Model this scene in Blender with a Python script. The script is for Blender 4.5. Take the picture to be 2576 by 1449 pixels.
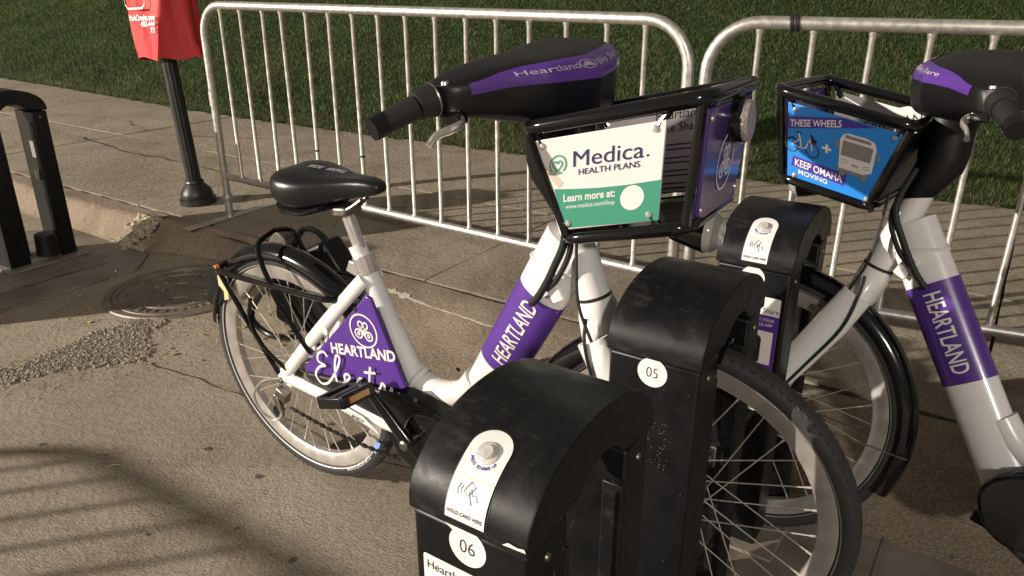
import bpy, bmesh, math, random
import numpy as np
from mathutils import Matrix, Vector
R = math.radians
random.seed(5); rng = np.random.default_rng(5)
for o in list(bpy.data.objects): bpy.data.objects.remove(o)
scn = bpy.context.scene
COL = scn.collection

# ---------------------------------------------------------------- camera
cd = bpy.data.cameras.new('camera'); cam = bpy.data.objects.new('camera', cd); COL.objects.link(cam)
cd.sensor_width = 36.0; cd.lens = 36.0 * 1937 / 2576; cd.clip_start = .02; cd.clip_end = 400
cam.location = (0, 0, 1.322); cam.rotation_euler = (R(68), 0, 0)
scn.camera = cam
# ---------------------------------------------------------------- night sky glow
w = bpy.data.worlds.new('World'); scn.world = w; w.use_nodes = True
bg = w.node_tree.nodes['Background']; bg.inputs[0].default_value = (1.0, .88, .76, 1); bg.inputs[1].default_value = .18
scn.view_settings.view_transform = 'Standard'; scn.view_settings.look = 'None'
scn.view_settings.exposure = 0.0; scn.view_settings.gamma = 1.0
LAMP_POS = Vector((-22.0, -3.4, 7.1)); LAMP_W = 43500.0; LAMP_COL = (1.0, .90, .785)
LAMP2_POS = Vector((.95, -16.9, 8.6)); LAMP2_W = 7000.0; LAMP2_COL = (1.0, .93, .85)

# ---------------------------------------------------------------- street frame: u along the kerb, c across it, z up
O = Vector((-.5563, 1.8776, 0)); YAW = -.5919
DU = Vector((math.cos(YAW), math.sin(YAW), 0)); DC = Vector((-math.sin(YAW), math.cos(YAW), 0))
STREET = Matrix.Translation(O) @ Matrix.Rotation(YAW, 4, 'Z')
def Lw(u, c, z=0): return O + DU * u + DC * c + Vector((0, 0, z))
def smooth01(x): x = min(1, max(0, x)); return x * x * (3 - 2 * x)

# ---------------------------------------------------------------- materials
MATS = {}
def mat(name, col, rough=.5, metal=0., spec=.5, bump=None, var=None, coat=0., trans=0., dist=.002, emit=0.):
    """bump=(scale,strength[,stretch vec]); var=(scale, amount)"""
    if name in MATS: return MATS[name]
    m = bpy.data.materials.new(name); m.use_nodes = True; nt = m.node_tree
    b = nt.nodes['Principled BSDF']
    b.inputs['Base Color'].default_value = (*col, 1); b.inputs['Roughness'].default_value = rough
    b.inputs['Metallic'].default_value = metal; b.inputs['Specular IOR Level'].default_value = spec
    if coat: b.inputs['Coat Weight'].default_value = coat; b.inputs['Coat Roughness'].default_value = .06
    if trans: b.inputs['Transmission Weight'].default_value = trans
    tc = nt.nodes.new('ShaderNodeTexCoord')
    if var:
        n = nt.nodes.new('ShaderNodeTexNoise'); n.inputs['Scale'].default_value = var[0]; n.inputs['Detail'].default_value = 6
        nt.links.new(tc.outputs['Object'], n.inputs['Vector'])
        r = nt.nodes.new('ShaderNodeValToRGB'); a = var[1]
        r.color_ramp.elements[0].position = .3; r.color_ramp.elements[1].position = .7
        r.color_ramp.elements[0].color = (*[c * (1 - a) for c in col], 1)
        r.color_ramp.elements[1].color = (*[min(1, c * (1 + a)) for c in col], 1)
        nt.links.new(n.outputs['Fac'], r.inputs['Fac']); nt.links.new(r.outputs['Color'], b.inputs['Base Color'])
        rr = nt.nodes.new('ShaderNodeMapRange'); rr.inputs[3].default_value = max(0, rough - .1); rr.inputs[4].default_value = min(1, rough + .12)
        nt.links.new(n.outputs['Fac'], rr.inputs[0]); nt.links.new(rr.outputs[0], b.inputs['Roughness'])
    if bump:
        n2 = nt.nodes.new('ShaderNodeTexNoise'); n2.inputs['Scale'].default_value = bump[0]; n2.inputs['Detail'].default_value = 5
        src = tc.outputs['Object']
        if len(bump) > 2:
            mp = nt.nodes.new('ShaderNodeMapping'); mp.inputs['Scale'].default_value = bump[2]
            nt.links.new(src, mp.inputs[0]); src = mp.outputs[0]
        nt.links.new(src, n2.inputs['Vector'])
        bp = nt.nodes.new('ShaderNodeBump'); bp.inputs['Strength'].default_value = bump[1]; bp.inputs['Distance'].default_value = dist
        nt.links.new(n2.outputs['Fac'], bp.inputs['Height']); nt.links.new(bp.outputs[0], b.inputs['Normal'])
    if emit:
        b.inputs['Emission Color'].default_value = (*col, 1); b.inputs['Emission Strength'].default_value = emit
    MATS[name] = m; return m

def worn_plastic(name, base, wear):
    m = bpy.data.materials.new(name); m.use_nodes = True; nt = m.node_tree; L = nt.links.new; N = nt.nodes.new; b = nt.nodes['Principled BSDF']
    tc = N('ShaderNodeTexCoord'); n1 = N('ShaderNodeTexNoise'); n1.inputs['Scale'].default_value = 17; n1.inputs['Detail'].default_value = 8; n1.inputs['Roughness'].default_value = .68; n1.inputs['Distortion'].default_value = 1.2
    L(tc.outputs['Object'], n1.inputs['Vector'])
    mp = N('ShaderNodeMapping'); mp.inputs['Scale'].default_value = (14, 60, 60); mp.inputs['Rotation'].default_value = (.3, .5, .4); L(tc.outputs['Object'], mp.inputs[0])
    n2 = N('ShaderNodeTexNoise'); n2.inputs['Scale'].default_value = 2.2; n2.inputs['Detail'].default_value = 9; L(mp.outputs[0], n2.inputs['Vector'])
    mu = N('ShaderNodeMath'); mu.operation = 'MULTIPLY'; L(n1.outputs['Fac'], mu.inputs[0]); L(n2.outputs['Fac'], mu.inputs[1])
    r = N('ShaderNodeValToRGB'); e = r.color_ramp.elements; e[0].position = .27; e[0].color = (*base, 1); e[1].position = .42; e[1].color = (*wear, 1); L(mu.outputs[0], r.inputs[0]); L(r.outputs[0], b.inputs['Base Color'])
    rr = N('ShaderNodeMapRange'); rr.inputs[1].default_value = .3; rr.inputs[2].default_value = .7; rr.inputs[3].default_value = .30; rr.inputs[4].default_value = .58; L(n1.outputs['Fac'], rr.inputs[0]); L(rr.outputs[0], b.inputs['Roughness'])
    b.inputs['Specular IOR Level'].default_value = .30
    g = N('ShaderNodeTexNoise'); g.inputs['Scale'].default_value = 800; L(tc.outputs['Object'], g.inputs['Vector']); bp = N('ShaderNodeBump'); bp.inputs['Strength'].default_value = .2; bp.inputs['Distance'].default_value = .0006; L(g.outputs['Fac'], bp.inputs['Height']); L(bp.outputs[0], b.inputs['Normal'])
    return m

def concrete(name, base, brown, stretch, fine=420, fs=.9, dist=.003, pits=True):
    m = bpy.data.materials.new(name); m.use_nodes = True; nt = m.node_tree; L = nt.links.new; N = nt.nodes.new
    b = nt.nodes['Principled BSDF']; b.inputs['Roughness'].default_value = .92; b.inputs['Specular IOR Level'].default_value = .25
    tc = N('ShaderNodeTexCoord')
    big = N('ShaderNodeTexNoise'); big.inputs['Scale'].default_value = 1.7; big.inputs['Detail'].default_value = 7; big.inputs['Roughness'].default_value = .62
    L(tc.outputs['Object'], big.inputs['Vector'])
    r = N('ShaderNodeValToRGB'); e = r.color_ramp.elements
    e[0].position = .32; e[0].color = (*brown, 1); e[1].position = .66; e[1].color = (*base, 1)
    L(big.outputs['Fac'], r.inputs['Fac'])
    # aggregate speckle
    sp = N('ShaderNodeTexNoise'); sp.inputs['Scale'].default_value = 150; sp.inputs['Detail'].default_value = 4; sp.inputs['Roughness'].default_value = .65
    L(tc.outputs['Object'], sp.inputs['Vector'])
    sr = N('ShaderNodeValToRGB'); sr.color_ramp.elements[0].position = .38; sr.color_ramp.elements[1].position = .62
    sr.color_ramp.elements[0].color = (.42, .40, .37, 1); sr.color_ramp.elements[1].color = (1.35, 1.33, 1.28, 1)
    L(sp.outputs['Fac'], sr.inputs['Fac'])
    mx = N('ShaderNodeMix'); mx.data_type = 'RGBA'; mx.blend_type = 'MULTIPLY'; mx.inputs[0].default_value = .62
    L(r.outputs['Color'], mx.inputs[6]); L(sr.outputs['Color'], mx.inputs[7])
    # stains
    st = N('ShaderNodeTexNoise'); st.inputs['Scale'].default_value = 4.3; st.inputs['Detail'].default_value = 9; st.inputs['Roughness'].default_value = .7
    L(tc.outputs['Object'], st.inputs['Vector'])
    s2 = N('ShaderNodeValToRGB'); s2.color_ramp.elements[0].position = .33; s2.color_ramp.elements[1].position = .5
    s2.color_ramp.elements[0].color = (.70, .66, .60, 1); s2.color_ramp.elements[1].color = (1, 1, 1, 1)
    L(st.outputs['Fac'], s2.inputs['Fac'])
    m2 = N('ShaderNodeMix'); m2.data_type = 'RGBA'; m2.blend_type = 'MULTIPLY'; m2.inputs[0].default_value = .8
    L(mx.outputs[2], m2.inputs[6]); L(s2.outputs['Color'], m2.inputs[7]); L(m2.outputs[2], b.inputs['Base Color'])
    mp = N('ShaderNodeMapping'); mp.inputs['Scale'].default_value = stretch; L(tc.outputs['Object'], mp.inputs[0])
    f1 = N('ShaderNodeTexNoise'); f1.inputs['Scale'].default_value = fine; f1.inputs['Detail'].default_value = 8; f1.inputs['Roughness'].default_value = .7; L(mp.outputs[0], f1.inputs['Vector'])
    f2 = N('ShaderNodeTexNoise'); f2.inputs['Scale'].default_value = 190; f2.inputs['Detail'].default_value = 8; f2.inputs['Roughness'].default_value = .7; L(tc.outputs['Object'], f2.inputs['Vector'])
    ad0 = N('ShaderNodeMath'); ad0.operation = 'ADD'; L(f1.outputs['Fac'], ad0.inputs[0]); L(f2.outputs['Fac'], ad0.inputs[1])
    f3 = N('ShaderNodeTexNoise'); f3.inputs['Scale'].default_value = 38; f3.inputs['Detail'].default_value = 5; L(tc.outputs['Object'], f3.inputs['Vector'])
    ad = N('ShaderNodeMath'); ad.operation = 'MULTIPLY_ADD'; L(f3.outputs['Fac'], ad.inputs[0]); ad.inputs[1].default_value = 1.6; L(ad0.outputs[0], ad.inputs[2])
    bp = N('ShaderNodeBump'); bp.inputs['Strength'].default_value = fs; bp.inputs['Distance'].default_value = dist
    L(ad.outputs[0], bp.inputs['Height']); L(bp.outputs[0], b.inputs['Normal'])
    MATS[name] = m; return m

M_STREET = concrete('street concrete', (.47, .412, .322), (.36, .308, .238), (.16, 1, 1), 250, 1.0, .011)
M_WALK = concrete('sidewalk concrete', (.37, .325, .255), (.27, .235, .182), (1, .3, 1), 260, .9, .007)
M_CURB = concrete('kerb concrete', (.33, .27, .205), (.23, .18, .135), (1, 1, 1), 160, .8, .005)
M_BROKEN = concrete('broken concrete', (.62, .56, .43), (.48, .42, .31), (1, 1, 1), 90, 1., .01)
M_JOINT = mat('joint filler', (.035, .03, .025), .95, bump=(80, .8))
M_SOIL = mat('lawn soil', (.035, .035, .016), .95, bump=(40, .8), var=(6, .3))
M_WHITE = mat('white paint', (.73, .715, .69), .26, coat=.6, spec=.5, bump=(9, .03), var=(5, .035))
M_PURPLE = mat('purple vinyl', (.085, .030, .235), .30, coat=.35, var=(7, .06))
M_PURPLE_D = mat('dark purple panel', (.060, .026, .165), .25, coat=.5)
M_BLACK = mat('gloss black paint', (.004, .004, .0045), .14, spec=.4, coat=.35)
M_PLAST = mat('black plastic', (.0055, .0055, .006), .40, spec=.35, bump=(900, .12), dist=.0005)
M_DOCK = worn_plastic('dock black plastic', (.006, .006, .0065), (.020, .0195, .019))
M_DOCKLEG = mat('dock black steel', (.0045, .0045, .005), .40, spec=.3, var=(20, .3))
M_RUBBER = mat('tyre rubber', (.026, .025, .024), .70, bump=(240, .3), var=(30, .25))
M_GRIP = mat('grip rubber', (.010, .010, .010), .6, bump=(500, .3))
M_VINYL = mat('saddle vinyl', (.008, .008, .008), .30, bump=(700, .35), dist=.0006)
M_ALU = mat('rim aluminium', (.66, .62, .57), .36, metal=.75, var=(26, .12))
M_CHROME = mat('polished steel', (.66, .63, .60), .24, metal=.72, var=(20, .1))
M_STEEL = mat('dull steel', (.30, .28, .25), .38, metal=1., var=(30, .2))
M_GALV = mat('galvanised steel', (.54, .515, .475), .42, metal=.8, var=(46, .18), bump=(160, .12))
M_SPOKE = mat('spoke steel', (.70, .65, .58), .32, metal=.6)
M_PLATE = mat('base plate steel', (.19, .165, .135), .50, metal=.15, var=(6, .35), bump=(60, .2))
M_IRON = mat('black cast iron', (.011, .011, .011), .42, bump=(90, .3), var=(18, .2))
M_COVER = mat('manhole iron', (.19, .16, .125), .55, metal=.5, bump=(120, .5), var=(12, .3))
M_RED = mat('red fabric', (.52, .028, .030), .62, bump=(330, .25), var=(8, .08))
M_SIGNW = mat('sign white', (.63, .60, .575), .34)
M_PANEL = mat('inner panel grey white', (.70, .66, .63), .40, var=(6, .06))
M_STICK = mat('sticker white', (.68, .67, .64), .45, var=(18, .05))
M_INK = mat('black ink', (.012, .012, .012), .5)
M_NAVY = mat('navy ink', (.012, .016, .085), .45)
M_TEAL = mat('teal ink', (.045, .235, .155), .36)
M_TEAL2 = mat('teal logo ink', (.05, .27, .18), .4)
M_BLUE = mat('blue ink', (.018, .205, .62), .32)
M_INDIGO = mat('indigo ink', (.055, .028, .26), .35)
M_GREY = mat('grey ink', (.20, .185, .175), .5)
M_BEIGE = mat('beige tone', (.50, .42, .35), .4)
M_PALE = mat('pale lettering', (.70, .66, .64), .45)
M_PALE2 = mat('faded lettering', (.46, .42, .48), .45)
M_AMBER = mat('amber reflector', (.42, .17, .02), .2, coat=.5)
M_REDREF = mat('red reflector', (.55, .02, .03), .2, coat=.6)
M_ORANGE = mat('orange tie', (.75, .20, .06), .5)
M_YELLOW = mat('cracked yellow plastic', (.60, .52, .30), .45, bump=(60, .4))
M_LENS = mat('clear lens', (.85, .83, .80), .08, trans=.75)
M_REFL = mat('clear reflector', (.62, .55, .53), .14, metal=.6, bump=(260, 1.), dist=.004)
M_LTBLUE = mat('light blue label', (.25, .36, .72), .5)
M_GRASS = None
M_GRAVEL = mat('gravel', (.27, .235, .185), .9, var=(120, .55))
M_TWIG = mat('dry twig', (.42, .34, .22), .8)
M_LEAF = mat('dry leaf', (.34, .24, .11), .8)
M_TARP = mat('dark fabric', (.035, .030, .025), .85, bump=(60, .6))
M_BRASS = mat('brushed button', (.62, .60, .56), .34, metal=.35, var=(160, .15))

# ---------------------------------------------------------------- mesh building
class MB:
    def __init__(s): s.v = []; s.f = []
    def add(s, v, f):
        k = len(s.v); s.v += [tuple(x) for x in v]; s.f += [tuple(i + k for i in q) for q in f]; return s
    def box(s, c, size, rot=None, taper=1.0):
        hx, hy, hz = [a / 2 for a in size]
        vs = []
        for z in (-1, 1):
            t = taper if z > 0 else 1
            for x, y in ((-1, -1), (1, -1), (1, 1), (-1, 1)): vs.append(Vector((x * hx * t, y * hy * t, z * hz)))
        if rot is not None: vs = [rot @ v for v in vs]
        c = Vector(c)
        return s.add([v + c for v in vs], [(3, 2, 1, 0), (4, 5, 6, 7), (0, 1, 5, 4), (1, 2, 6, 5), (2, 3, 7, 6), (3, 0, 4, 7)])
    def tube(s, pts, r, n=12, caps=True, flat=None, closed=False, up=None):
        """pts polyline; r scalar / list ; flat=(ka,kb) scales of the two cross axes"""
        P = [Vector(p) for p in pts]; m = len(P)
        rs = r if isinstance(r, (list, tuple)) else [r] * m
        ts = []
        for i in range(m):
            a = P[(i - 1) % m] if (closed or i > 0) else P[i]; b = P[(i + 1) % m] if (closed or i < m - 1) else P[i]
            ts.append((b - a).normalized())
        ref = Vector(up) if up is not None else (Vector((0, 0, 1)) if abs(ts[0].z) < .9 else Vector((1, 0, 0)))
        vs = []
        nx = None
        for i in range(m):
            t = ts[i]
            if nx is None or up is not None: nx = (ref - t * ref.dot(t)).normalized()
            else: nx = (nx - t * nx.dot(t)).normalized()
            ny = t.cross(nx)
            ka, kb = flat if flat else (1, 1)
            if isinstance(ka, (list, tuple)): ka_, kb_ = ka[i], kb[i]
            else: ka_, kb_ = ka, kb
            for j in range(n):
                a = 2 * math.pi * j / n
                vs.append(P[i] + nx * (rs[i] * ka_ * math.cos(a)) + ny * (rs[i] * kb_ * math.sin(a)))
        fs = []
        for i in range(m if closed else m - 1):
            i2 = (i + 1) % m
            for j in range(n):
                j2 = (j + 1) % n
                fs.append((i * n + j, i * n + j2, i2 * n + j2, i2 * n + j))
        if caps and not closed:
            fs.append(tuple(reversed(range(n)))); fs.append(tuple((m - 1) * n + j for j in range(n)))
        return s.add(vs, fs)
    def lathe(s, prof, c, axis, n=48, close=False):
        """prof [(r, h)] about axis through c"""
        ax = Vector(axis).normalized(); ref = Vector((0, 0, 1)) if abs(ax.z) < .9 else Vector((1, 0, 0))
        a = (ref - ax * ref.dot(ax)).normalized(); b = ax.cross(a); c = Vector(c); m = len(prof)
        vs = []
        for j in range(n):
            th = 2 * math.pi * j / n; dirv = a * math.cos(th) + b * math.sin(th)
            for r_, h in prof: vs.append(c + dirv * r_ + ax * h)
        fs = []
        for j in range(n):
            j2 = (j + 1) % n
            for i in range(m if close else m - 1):
                i2 = (i + 1) % m
                fs.append((j * m + i, j2 * m + i, j2 * m + i2, j * m + i2))
        return s.add(vs, fs)
    def loft(s, secs, caps=True, closed=True):
        n = len(secs[0]); vs = [p for q in secs for p in q]; fs = []
        for i in range(len(secs) - 1):
            for j in range(n if closed else n - 1):
                j2 = (j + 1) % n
                fs.append((i * n + j, i * n + j2, (i + 1) * n + j2, (i + 1) * n + j))
        if caps:
            fs.append(tuple(reversed(range(n)))); fs.append(tuple((len(secs) - 1) * n + j for j in range(n)))
        return s.add(vs, fs)
    def prism(s, poly, f0, f1):
        """poly of 2D points, f0/f1 map (x,y)->3D for the two faces"""
        n = len(poly)
        vs = [f0(*p) for p in poly] + [f1(*p) for p in poly]
        fs = [tuple(reversed(range(n))), tuple(range(n, 2 * n))] + [(i, (i + 1) % n, n + (i + 1) % n, n + i) for i in range(n)]
        return s.add(vs, fs)
    def build(s, name, m, parent=None, smooth=True, angle=35, bevel=0, seg=2, xf=None):
        me = bpy.data.meshes.new(name)
        vs = [xf(Vector(v)) for v in s.v] if xf else s.v
        me.from_pydata([tuple(v) for v in vs], [], s.f)
        bm = bmesh.new(); bm.from_mesh(me); bmesh.ops.recalc_face_normals(bm, faces=bm.faces); bm.to_mesh(me); bm.free()
        if smooth:
            me.polygons.foreach_set('use_smooth', [True] * len(me.polygons))
            me.set_sharp_from_angle(angle=R(angle))
        me.materials.append(m)
        o = bpy.data.objects.new(name, me); COL.objects.link(o)
        if parent is not None: o.parent = parent
        if bevel:
            md = o.modifiers.new('bevel', 'BEVEL'); md.width = bevel; md.segments = seg; md.limit_method = 'ANGLE'; md.angle_limit = R(40)
        return o

def tag(o, label, cat, group=None):
    o['label'] = label; o['category'] = cat
    if group: o['group'] = group
    return o
def struct(o): o['kind'] = 'structure'; return o
def empty(name, mtx):
    e = bpy.data.objects.new(name, None); e.empty_display_size = .1; COL.objects.link(e); e.matrix_world = mtx; return e
def spline(pts, k=8):
    """Catmull-Rom through pts"""
    P = [Vector(p) for p in pts]; out = []
    for i in range(len(P) - 1):
        p0 = P[max(0, i - 1)]; p1 = P[i]; p2 = P[i + 1]; p3 = P[min(len(P) - 1, i + 2)]
        for j in range(k):
            t = j / k
            out.append(.5 * ((2 * p1) + (p2 - p0) * t + (2 * p0 - 5 * p1 + 4 * p2 - p3) * t * t + (3 * p1 - p0 - 3 * p2 + p3) * t ** 3))
    out.append(P[-1]); return out

# ---- flat print: 2D shapes mapped on surfaces
def text2d(txt, size, bold=0., sx=1., align='LEFT', shear=0.):
    cu = bpy.data.curves.new('t', 'FONT'); cu.body = txt; cu.size = size; cu.offset = bold * size; cu.align_x = align; cu.shear = shear
    cu.resolution_u = 4
    ob = bpy.data.objects.new('t', cu); COL.objects.link(ob)
    dg = bpy.context.evaluated_depsgraph_get(); me = ob.evaluated_get(dg).to_mesh()
    v = [(p.co.x * sx, p.co.y) for p in me.vertices]; f = [tuple(p.vertices) for p in me.polygons]
    ob.evaluated_get(dg).to_mesh_clear(); bpy.data.objects.remove(ob); bpy.data.curves.remove(cu)
    return v, f
class D2:
    def __init__(s): s.v = []; s.f = []
    def add(s, v, f):
        k = len(s.v); s.v += v; s.f += [tuple(i + k for i in q) for q in f]; return s
    def poly(s, pts): return s.add(list(pts), [tuple(range(len(pts)))])
    def disc(s, x, y, r, n=40, ry=None): ry = ry or r; return s.poly([(x + r * math.cos(2 * math.pi * i / n), y + ry * math.sin(2 * math.pi * i / n)) for i in range(n)])
    def ring(s, x, y, r, w, n=40, a0=0, a1=360, ry=None):
        k = (ry or r) / r
        pts = [(x + r * math.cos(R(a0 + (a1 - a0) * i / n)), y + r * k * math.sin(R(a0 + (a1 - a0) * i / n))) for i in range(n + 1)]
        return s.stroke(pts, w)
    def stroke(s, pts, wd):
        n = len(pts); vs = []; cl = (abs(pts[0][0] - pts[-1][0]) + abs(pts[0][1] - pts[-1][1])) < 1e-9
        for i in range(n):
            if cl and i in (0, n - 1): a = pts[-2]; b = pts[1]
            else: a = pts[max(0, i - 1)]; b = pts[min(n - 1, i + 1)]
            dx, dy = b[0] - a[0], b[1] - a[1]; l = math.hypot(dx, dy) or 1
            nx, ny = -dy / l * wd / 2, dx / l * wd / 2
            vs += [(pts[i][0] + nx, pts[i][1] + ny), (pts[i][0] - nx, pts[i][1] - ny)]
        return s.add(vs, [(2 * i, 2 * i + 1, 2 * i + 3, 2 * i + 2) for i in range(n - 1)])
    def curve(s, pts, wd, k=7):
        q = spline([(x, y, 0) for x, y in pts], k); return s.stroke([(p.x, p.y) for p in q], wd)
    def text(s, txt, x, y, size, bold=0., sx=1., align='LEFT', shear=0., rot=0., ky=0.):
        v, f = text2d(txt, size, bold, sx, align, shear); c, q = math.cos(rot), math.sin(rot)
        return s.add([(x + a * c - b * q, y + a * q + b * c + ky * a) for a, b in v], f)
    def build(s, name, m, parent, fmap, cut=None):
        """cut=(step) subdivides along y for bending"""
        me = bpy.data.meshes.new(name)
        me.from_pydata([(x, y, 0) for x, y in s.v], [], s.f)
        if cut:
            bm = bmesh.new(); bm.from_mesh(me)
            for axis, step in cut:
                vals = [v.co[axis] for v in bm.verts]; k = math.ceil(min(vals) / step) * step
                while k < max(vals):
                    nrm = (1, 0, 0) if axis == 0 else (0, 1, 0)
                    bmesh.ops.bisect_plane(bm, geom=bm.verts[:] + bm.edges[:] + bm.faces[:], plane_co=[n_ * k for n_ in nrm], plane_no=nrm); k += step
            bm.to_mesh(me); bm.free()
        for v in me.vertices: v.co = fmap(v.co.x, v.co.y)
        me.materials.append(m); o = bpy.data.objects.new(name, me); COL.objects.link(o); o.parent = parent
        return o
def rrect(x0, y0, x1, y1, r, n=5):
    out = []
    for cx, cy, a in ((x1 - r, y0 + r, -90), (x1 - r, y1 - r, 0), (x0 + r, y1 - r, 90), (x0 + r, y0 + r, 180)):
        out += [(cx + r * math.cos(R(a + 90 * i / n)), cy + r * math.sin(R(a + 90 * i / n))) for i in range(n + 1)]
    return out
def share_logo(D, x, y, r, w, sx=1.):
    """ring with two wheels and two loops inside"""
    k = lambda a, b: (x + a * r * sx, y + b * r)
    D.add(*_st([k(math.cos(R(i * 9)), math.sin(R(i * 9))) for i in range(41)], w))
    for s in (-1, 1):
        D.add(*_st([k(s * .38 + .27 * math.cos(R(i * 15)), -.25 + .27 * math.sin(R(i * 15))) for i in range(25)], w))
        D.add(*_st([k(s * .38 + .08 * math.cos(R(i * 30)), -.25 + .08 * math.sin(R(i * 30))) for i in range(13)], w * .9))
        D.add(*_st([k(s * .19 + .17 * math.cos(R(i * 15)), .36 + .19 * math.sin(R(i * 15))) for i in range(25)], w))
        D.add(*_st([k(s * .06, .24), k(s * .30, .02), k(s * .36, -.22)], w))
        D.add(*_st([k(s * .30, .24), k(s * .06, .02), k(0, -.30)], w))
def _st(pts, w):
    d = D2(); d.stroke(pts, w); return d.v, d.f

# ================================================================ GROUND
def kerb_ends(u):
    cb = float(np.interp(u, [-60, -2.9, -2.3, -1.95, -1.7, -1.25, -.95, -.6, 60], [.82, .80, .77, .90, .945, .93, .80, .46, .46]))
    return cb, min(1.045, max(cb + .10, float(np.interp(u, [-2.6, -1.9, -.6], [.95, 1.03, 1.04]))))
def zg(u, c):
    cb, ct = kerb_ends(u); k = min(1, max(0, (c - cb) / (ct - cb)))
    k = k * k * (3 - 2 * k)
    return .125 * k
WALK_Z = .128
LAWN_U = [-14, -9.66, -5.0, -1.3, .81, 1.57, 3, 8]; LAWN_C = [3.7, 3.54, 3.28, 3.40, 3.64, 3.74, 3.8, 3.9]
def lawn_c(u): return float(np.interp(u, LAWN_U, LAWN_C))
def lawn_z(u, c): return WALK_Z - .012 + .20 * max(0, c - lawn_c(u) - .15) ** 1.05 if c < 25 else WALK_Z + 5
def grid(name, us, cfun, nv, zfun, m, jit=0.):
    vs = []; fs = []
    for u in us:
        c0, c1 = cfun(u)
        for j in range(nv + 1):
            c = c0 + (c1 - c0) * j / nv; vs.append((u, c, zfun(u, c) + (random.uniform(-jit, jit) if jit else 0)))
    for i in range(len(us) - 1):
        for j in range(nv):
            a = i * (nv + 1) + j; fs.append((a, a + nv + 1, a + nv + 2, a + 1))
    o = MB().add(vs, fs).build(name, m); o.matrix_world = STREET; return o
US = list(np.concatenate([np.linspace(-60, -6, 12), np.linspace(-5.6, 4, 97), np.linspace(4.5, 60, 12)]))
# earth reaching the horizon
gr = MB().add([(-150, -150, -.06), (150, -150, -.06), (150, 150, -.06), (-150, 150, -.06)], [(0, 1, 2, 3)]).build('ground', M_SOIL); struct(gr)
street = struct(grid('street', US, lambda u: (-40 if abs(u) > 5.5 else -8, kerb_ends(u)[0]), 12, lambda u, c: 0, M_STREET))
curb = struct(grid('kerb', US, lambda u: (kerb_ends(u)[0] - .002, 1.050 + .006 * math.sin(u * 31) + .004 * math.sin(u * 73)), 22, lambda u, c: zg(u, c) + .0015, M_CURB))
bed = struct(grid('joint_bed', US, lambda u: (1.0, lawn_c(u) + .3), 6, lambda u, c: WALK_Z - .022, M_JOINT))
# sidewalk slabs with real joints
walk = struct(empty('sidewalk', STREET)); walk['kind'] = 'structure'
UJ = [-14.5, -12.4, -10.5, -8.6, -6.65, -4.65, -2.62, -.505, 1.55, 3.55, 5.5]
for i in range(len(UJ) - 1):
    u0, u1 = UJ[i] + .005, UJ[i + 1] - .005
    for (a, b) in ((1.084, 2.20), (2.211, None)):
        tz = random.uniform(-.003, .003); n = 14; vs = []; fs = []; nv = 6
        for k in range(n + 1):
            u = u0 + (u1 - u0) * k / n; c1 = b if b else lawn_c(u) + .02 * math.sin(u * 23)
            for j in range(nv + 1):
                c = a + (c1 - a) * j / nv
                e = .004 if (j in (0, nv) or k in (0, n)) else 0
                vs.append((u + (random.uniform(-.003, .003) if k in (0, n) else 0), c + (random.uniform(-.004, .004) if j in (0, nv) else 0), WALK_Z + tz - e))
        for k in range(n):
            for j in range(nv):
                q = k * (nv + 1) + j; fs.append((q, q + nv + 1, q + nv + 2, q + 1))
        # skirts
        edge = [k * (nv + 1) for k in range(n + 1)] + [n * (nv + 1) + j for j in range(1, nv + 1)] + [k * (nv + 1) + nv for k in range(n - 1, -1, -1)] + [j for j in range(nv - 1, 0, -1)]
        base = len(vs); vs += [(vs[e][0], vs[e][1], WALK_Z - .05) for e in edge]
        for k in range(len(edge)):
            k2 = (k + 1) % len(edge); fs.append((edge[k], edge[k2], base + k2, base + k))
        MB().add(vs, fs).build('slab', M_WALK, walk, angle=60)
def crack(parent, pts, wd, z, m=M_JOINT, jit=.012, inv=True):
    P = []
    for i in range(len(pts) - 1):
        for t in np.linspace(0, 1, 9)[:-1]:
            P.append((pts[i][0] + (pts[i + 1][0] - pts[i][0]) * t + random.gauss(0, jit), pts[i][1] + (pts[i + 1][1] - pts[i][1]) * t + random.gauss(0, jit)))
    P.append(pts[-1]); vs = []
    for i, p in enumerate(P):
        a = P[max(0, i - 1)]; b = P[min(len(P) - 1, i + 1)]; dx, dy = b[0] - a[0], b[1] - a[1]; l = math.hypot(dx, dy) or 1
        ww = wd * random.uniform(.25, 1.0) * (.2 if i in (0, len(P) - 1) else 1)
        zz = z if not callable(z) else None
        for s in (-1, 1):
            q = (p[0] - dy / l * ww / 2 * s, p[1] + dx / l * ww / 2 * s); vs.append((*q, (z(*q) if callable(z) else z)))
    o = MB().add(vs, [(2 * i, 2 * i + 1, 2 * i + 3, 2 * i + 2) for i in range(len(P) - 1)]).build('crack', m, parent, smooth=False); return o
crack(walk, [(-4.9, 1.95), (-4.0, 1.83), (-3.3, 1.86), (-2.7, 1.80)], .02, WALK_Z + .004)
crack(walk, [(-5.3, 2.6), (-4.4, 2.35), (-3.5, 2.75)], .012, WALK_Z + .004)
crack(walk, [(-1.9, 1.9), (-1.5, 1.75), (-1.1, 1.95)], .008, WALK_Z + .004)
crack(curb, [(-1.33, .66), (-1.30, .8), (-1.36, .92), (-1.31, 1.05)], .02, lambda u, c: zg(u, c) + .004)
crack(curb, [(-2.30, .80), (-2.22, .92), (-2.26, 1.05)], .025, lambda u, c: zg(u, c) + .004)
crack(street, [(-1.10, .10), (-.55, .14), (.0, .10), (.35, .16)], .006, .003, jit=.004)
crack(street, [(-.35, .35), (.1, .38), (.55, .32)], .006, .003, jit=.004)
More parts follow.
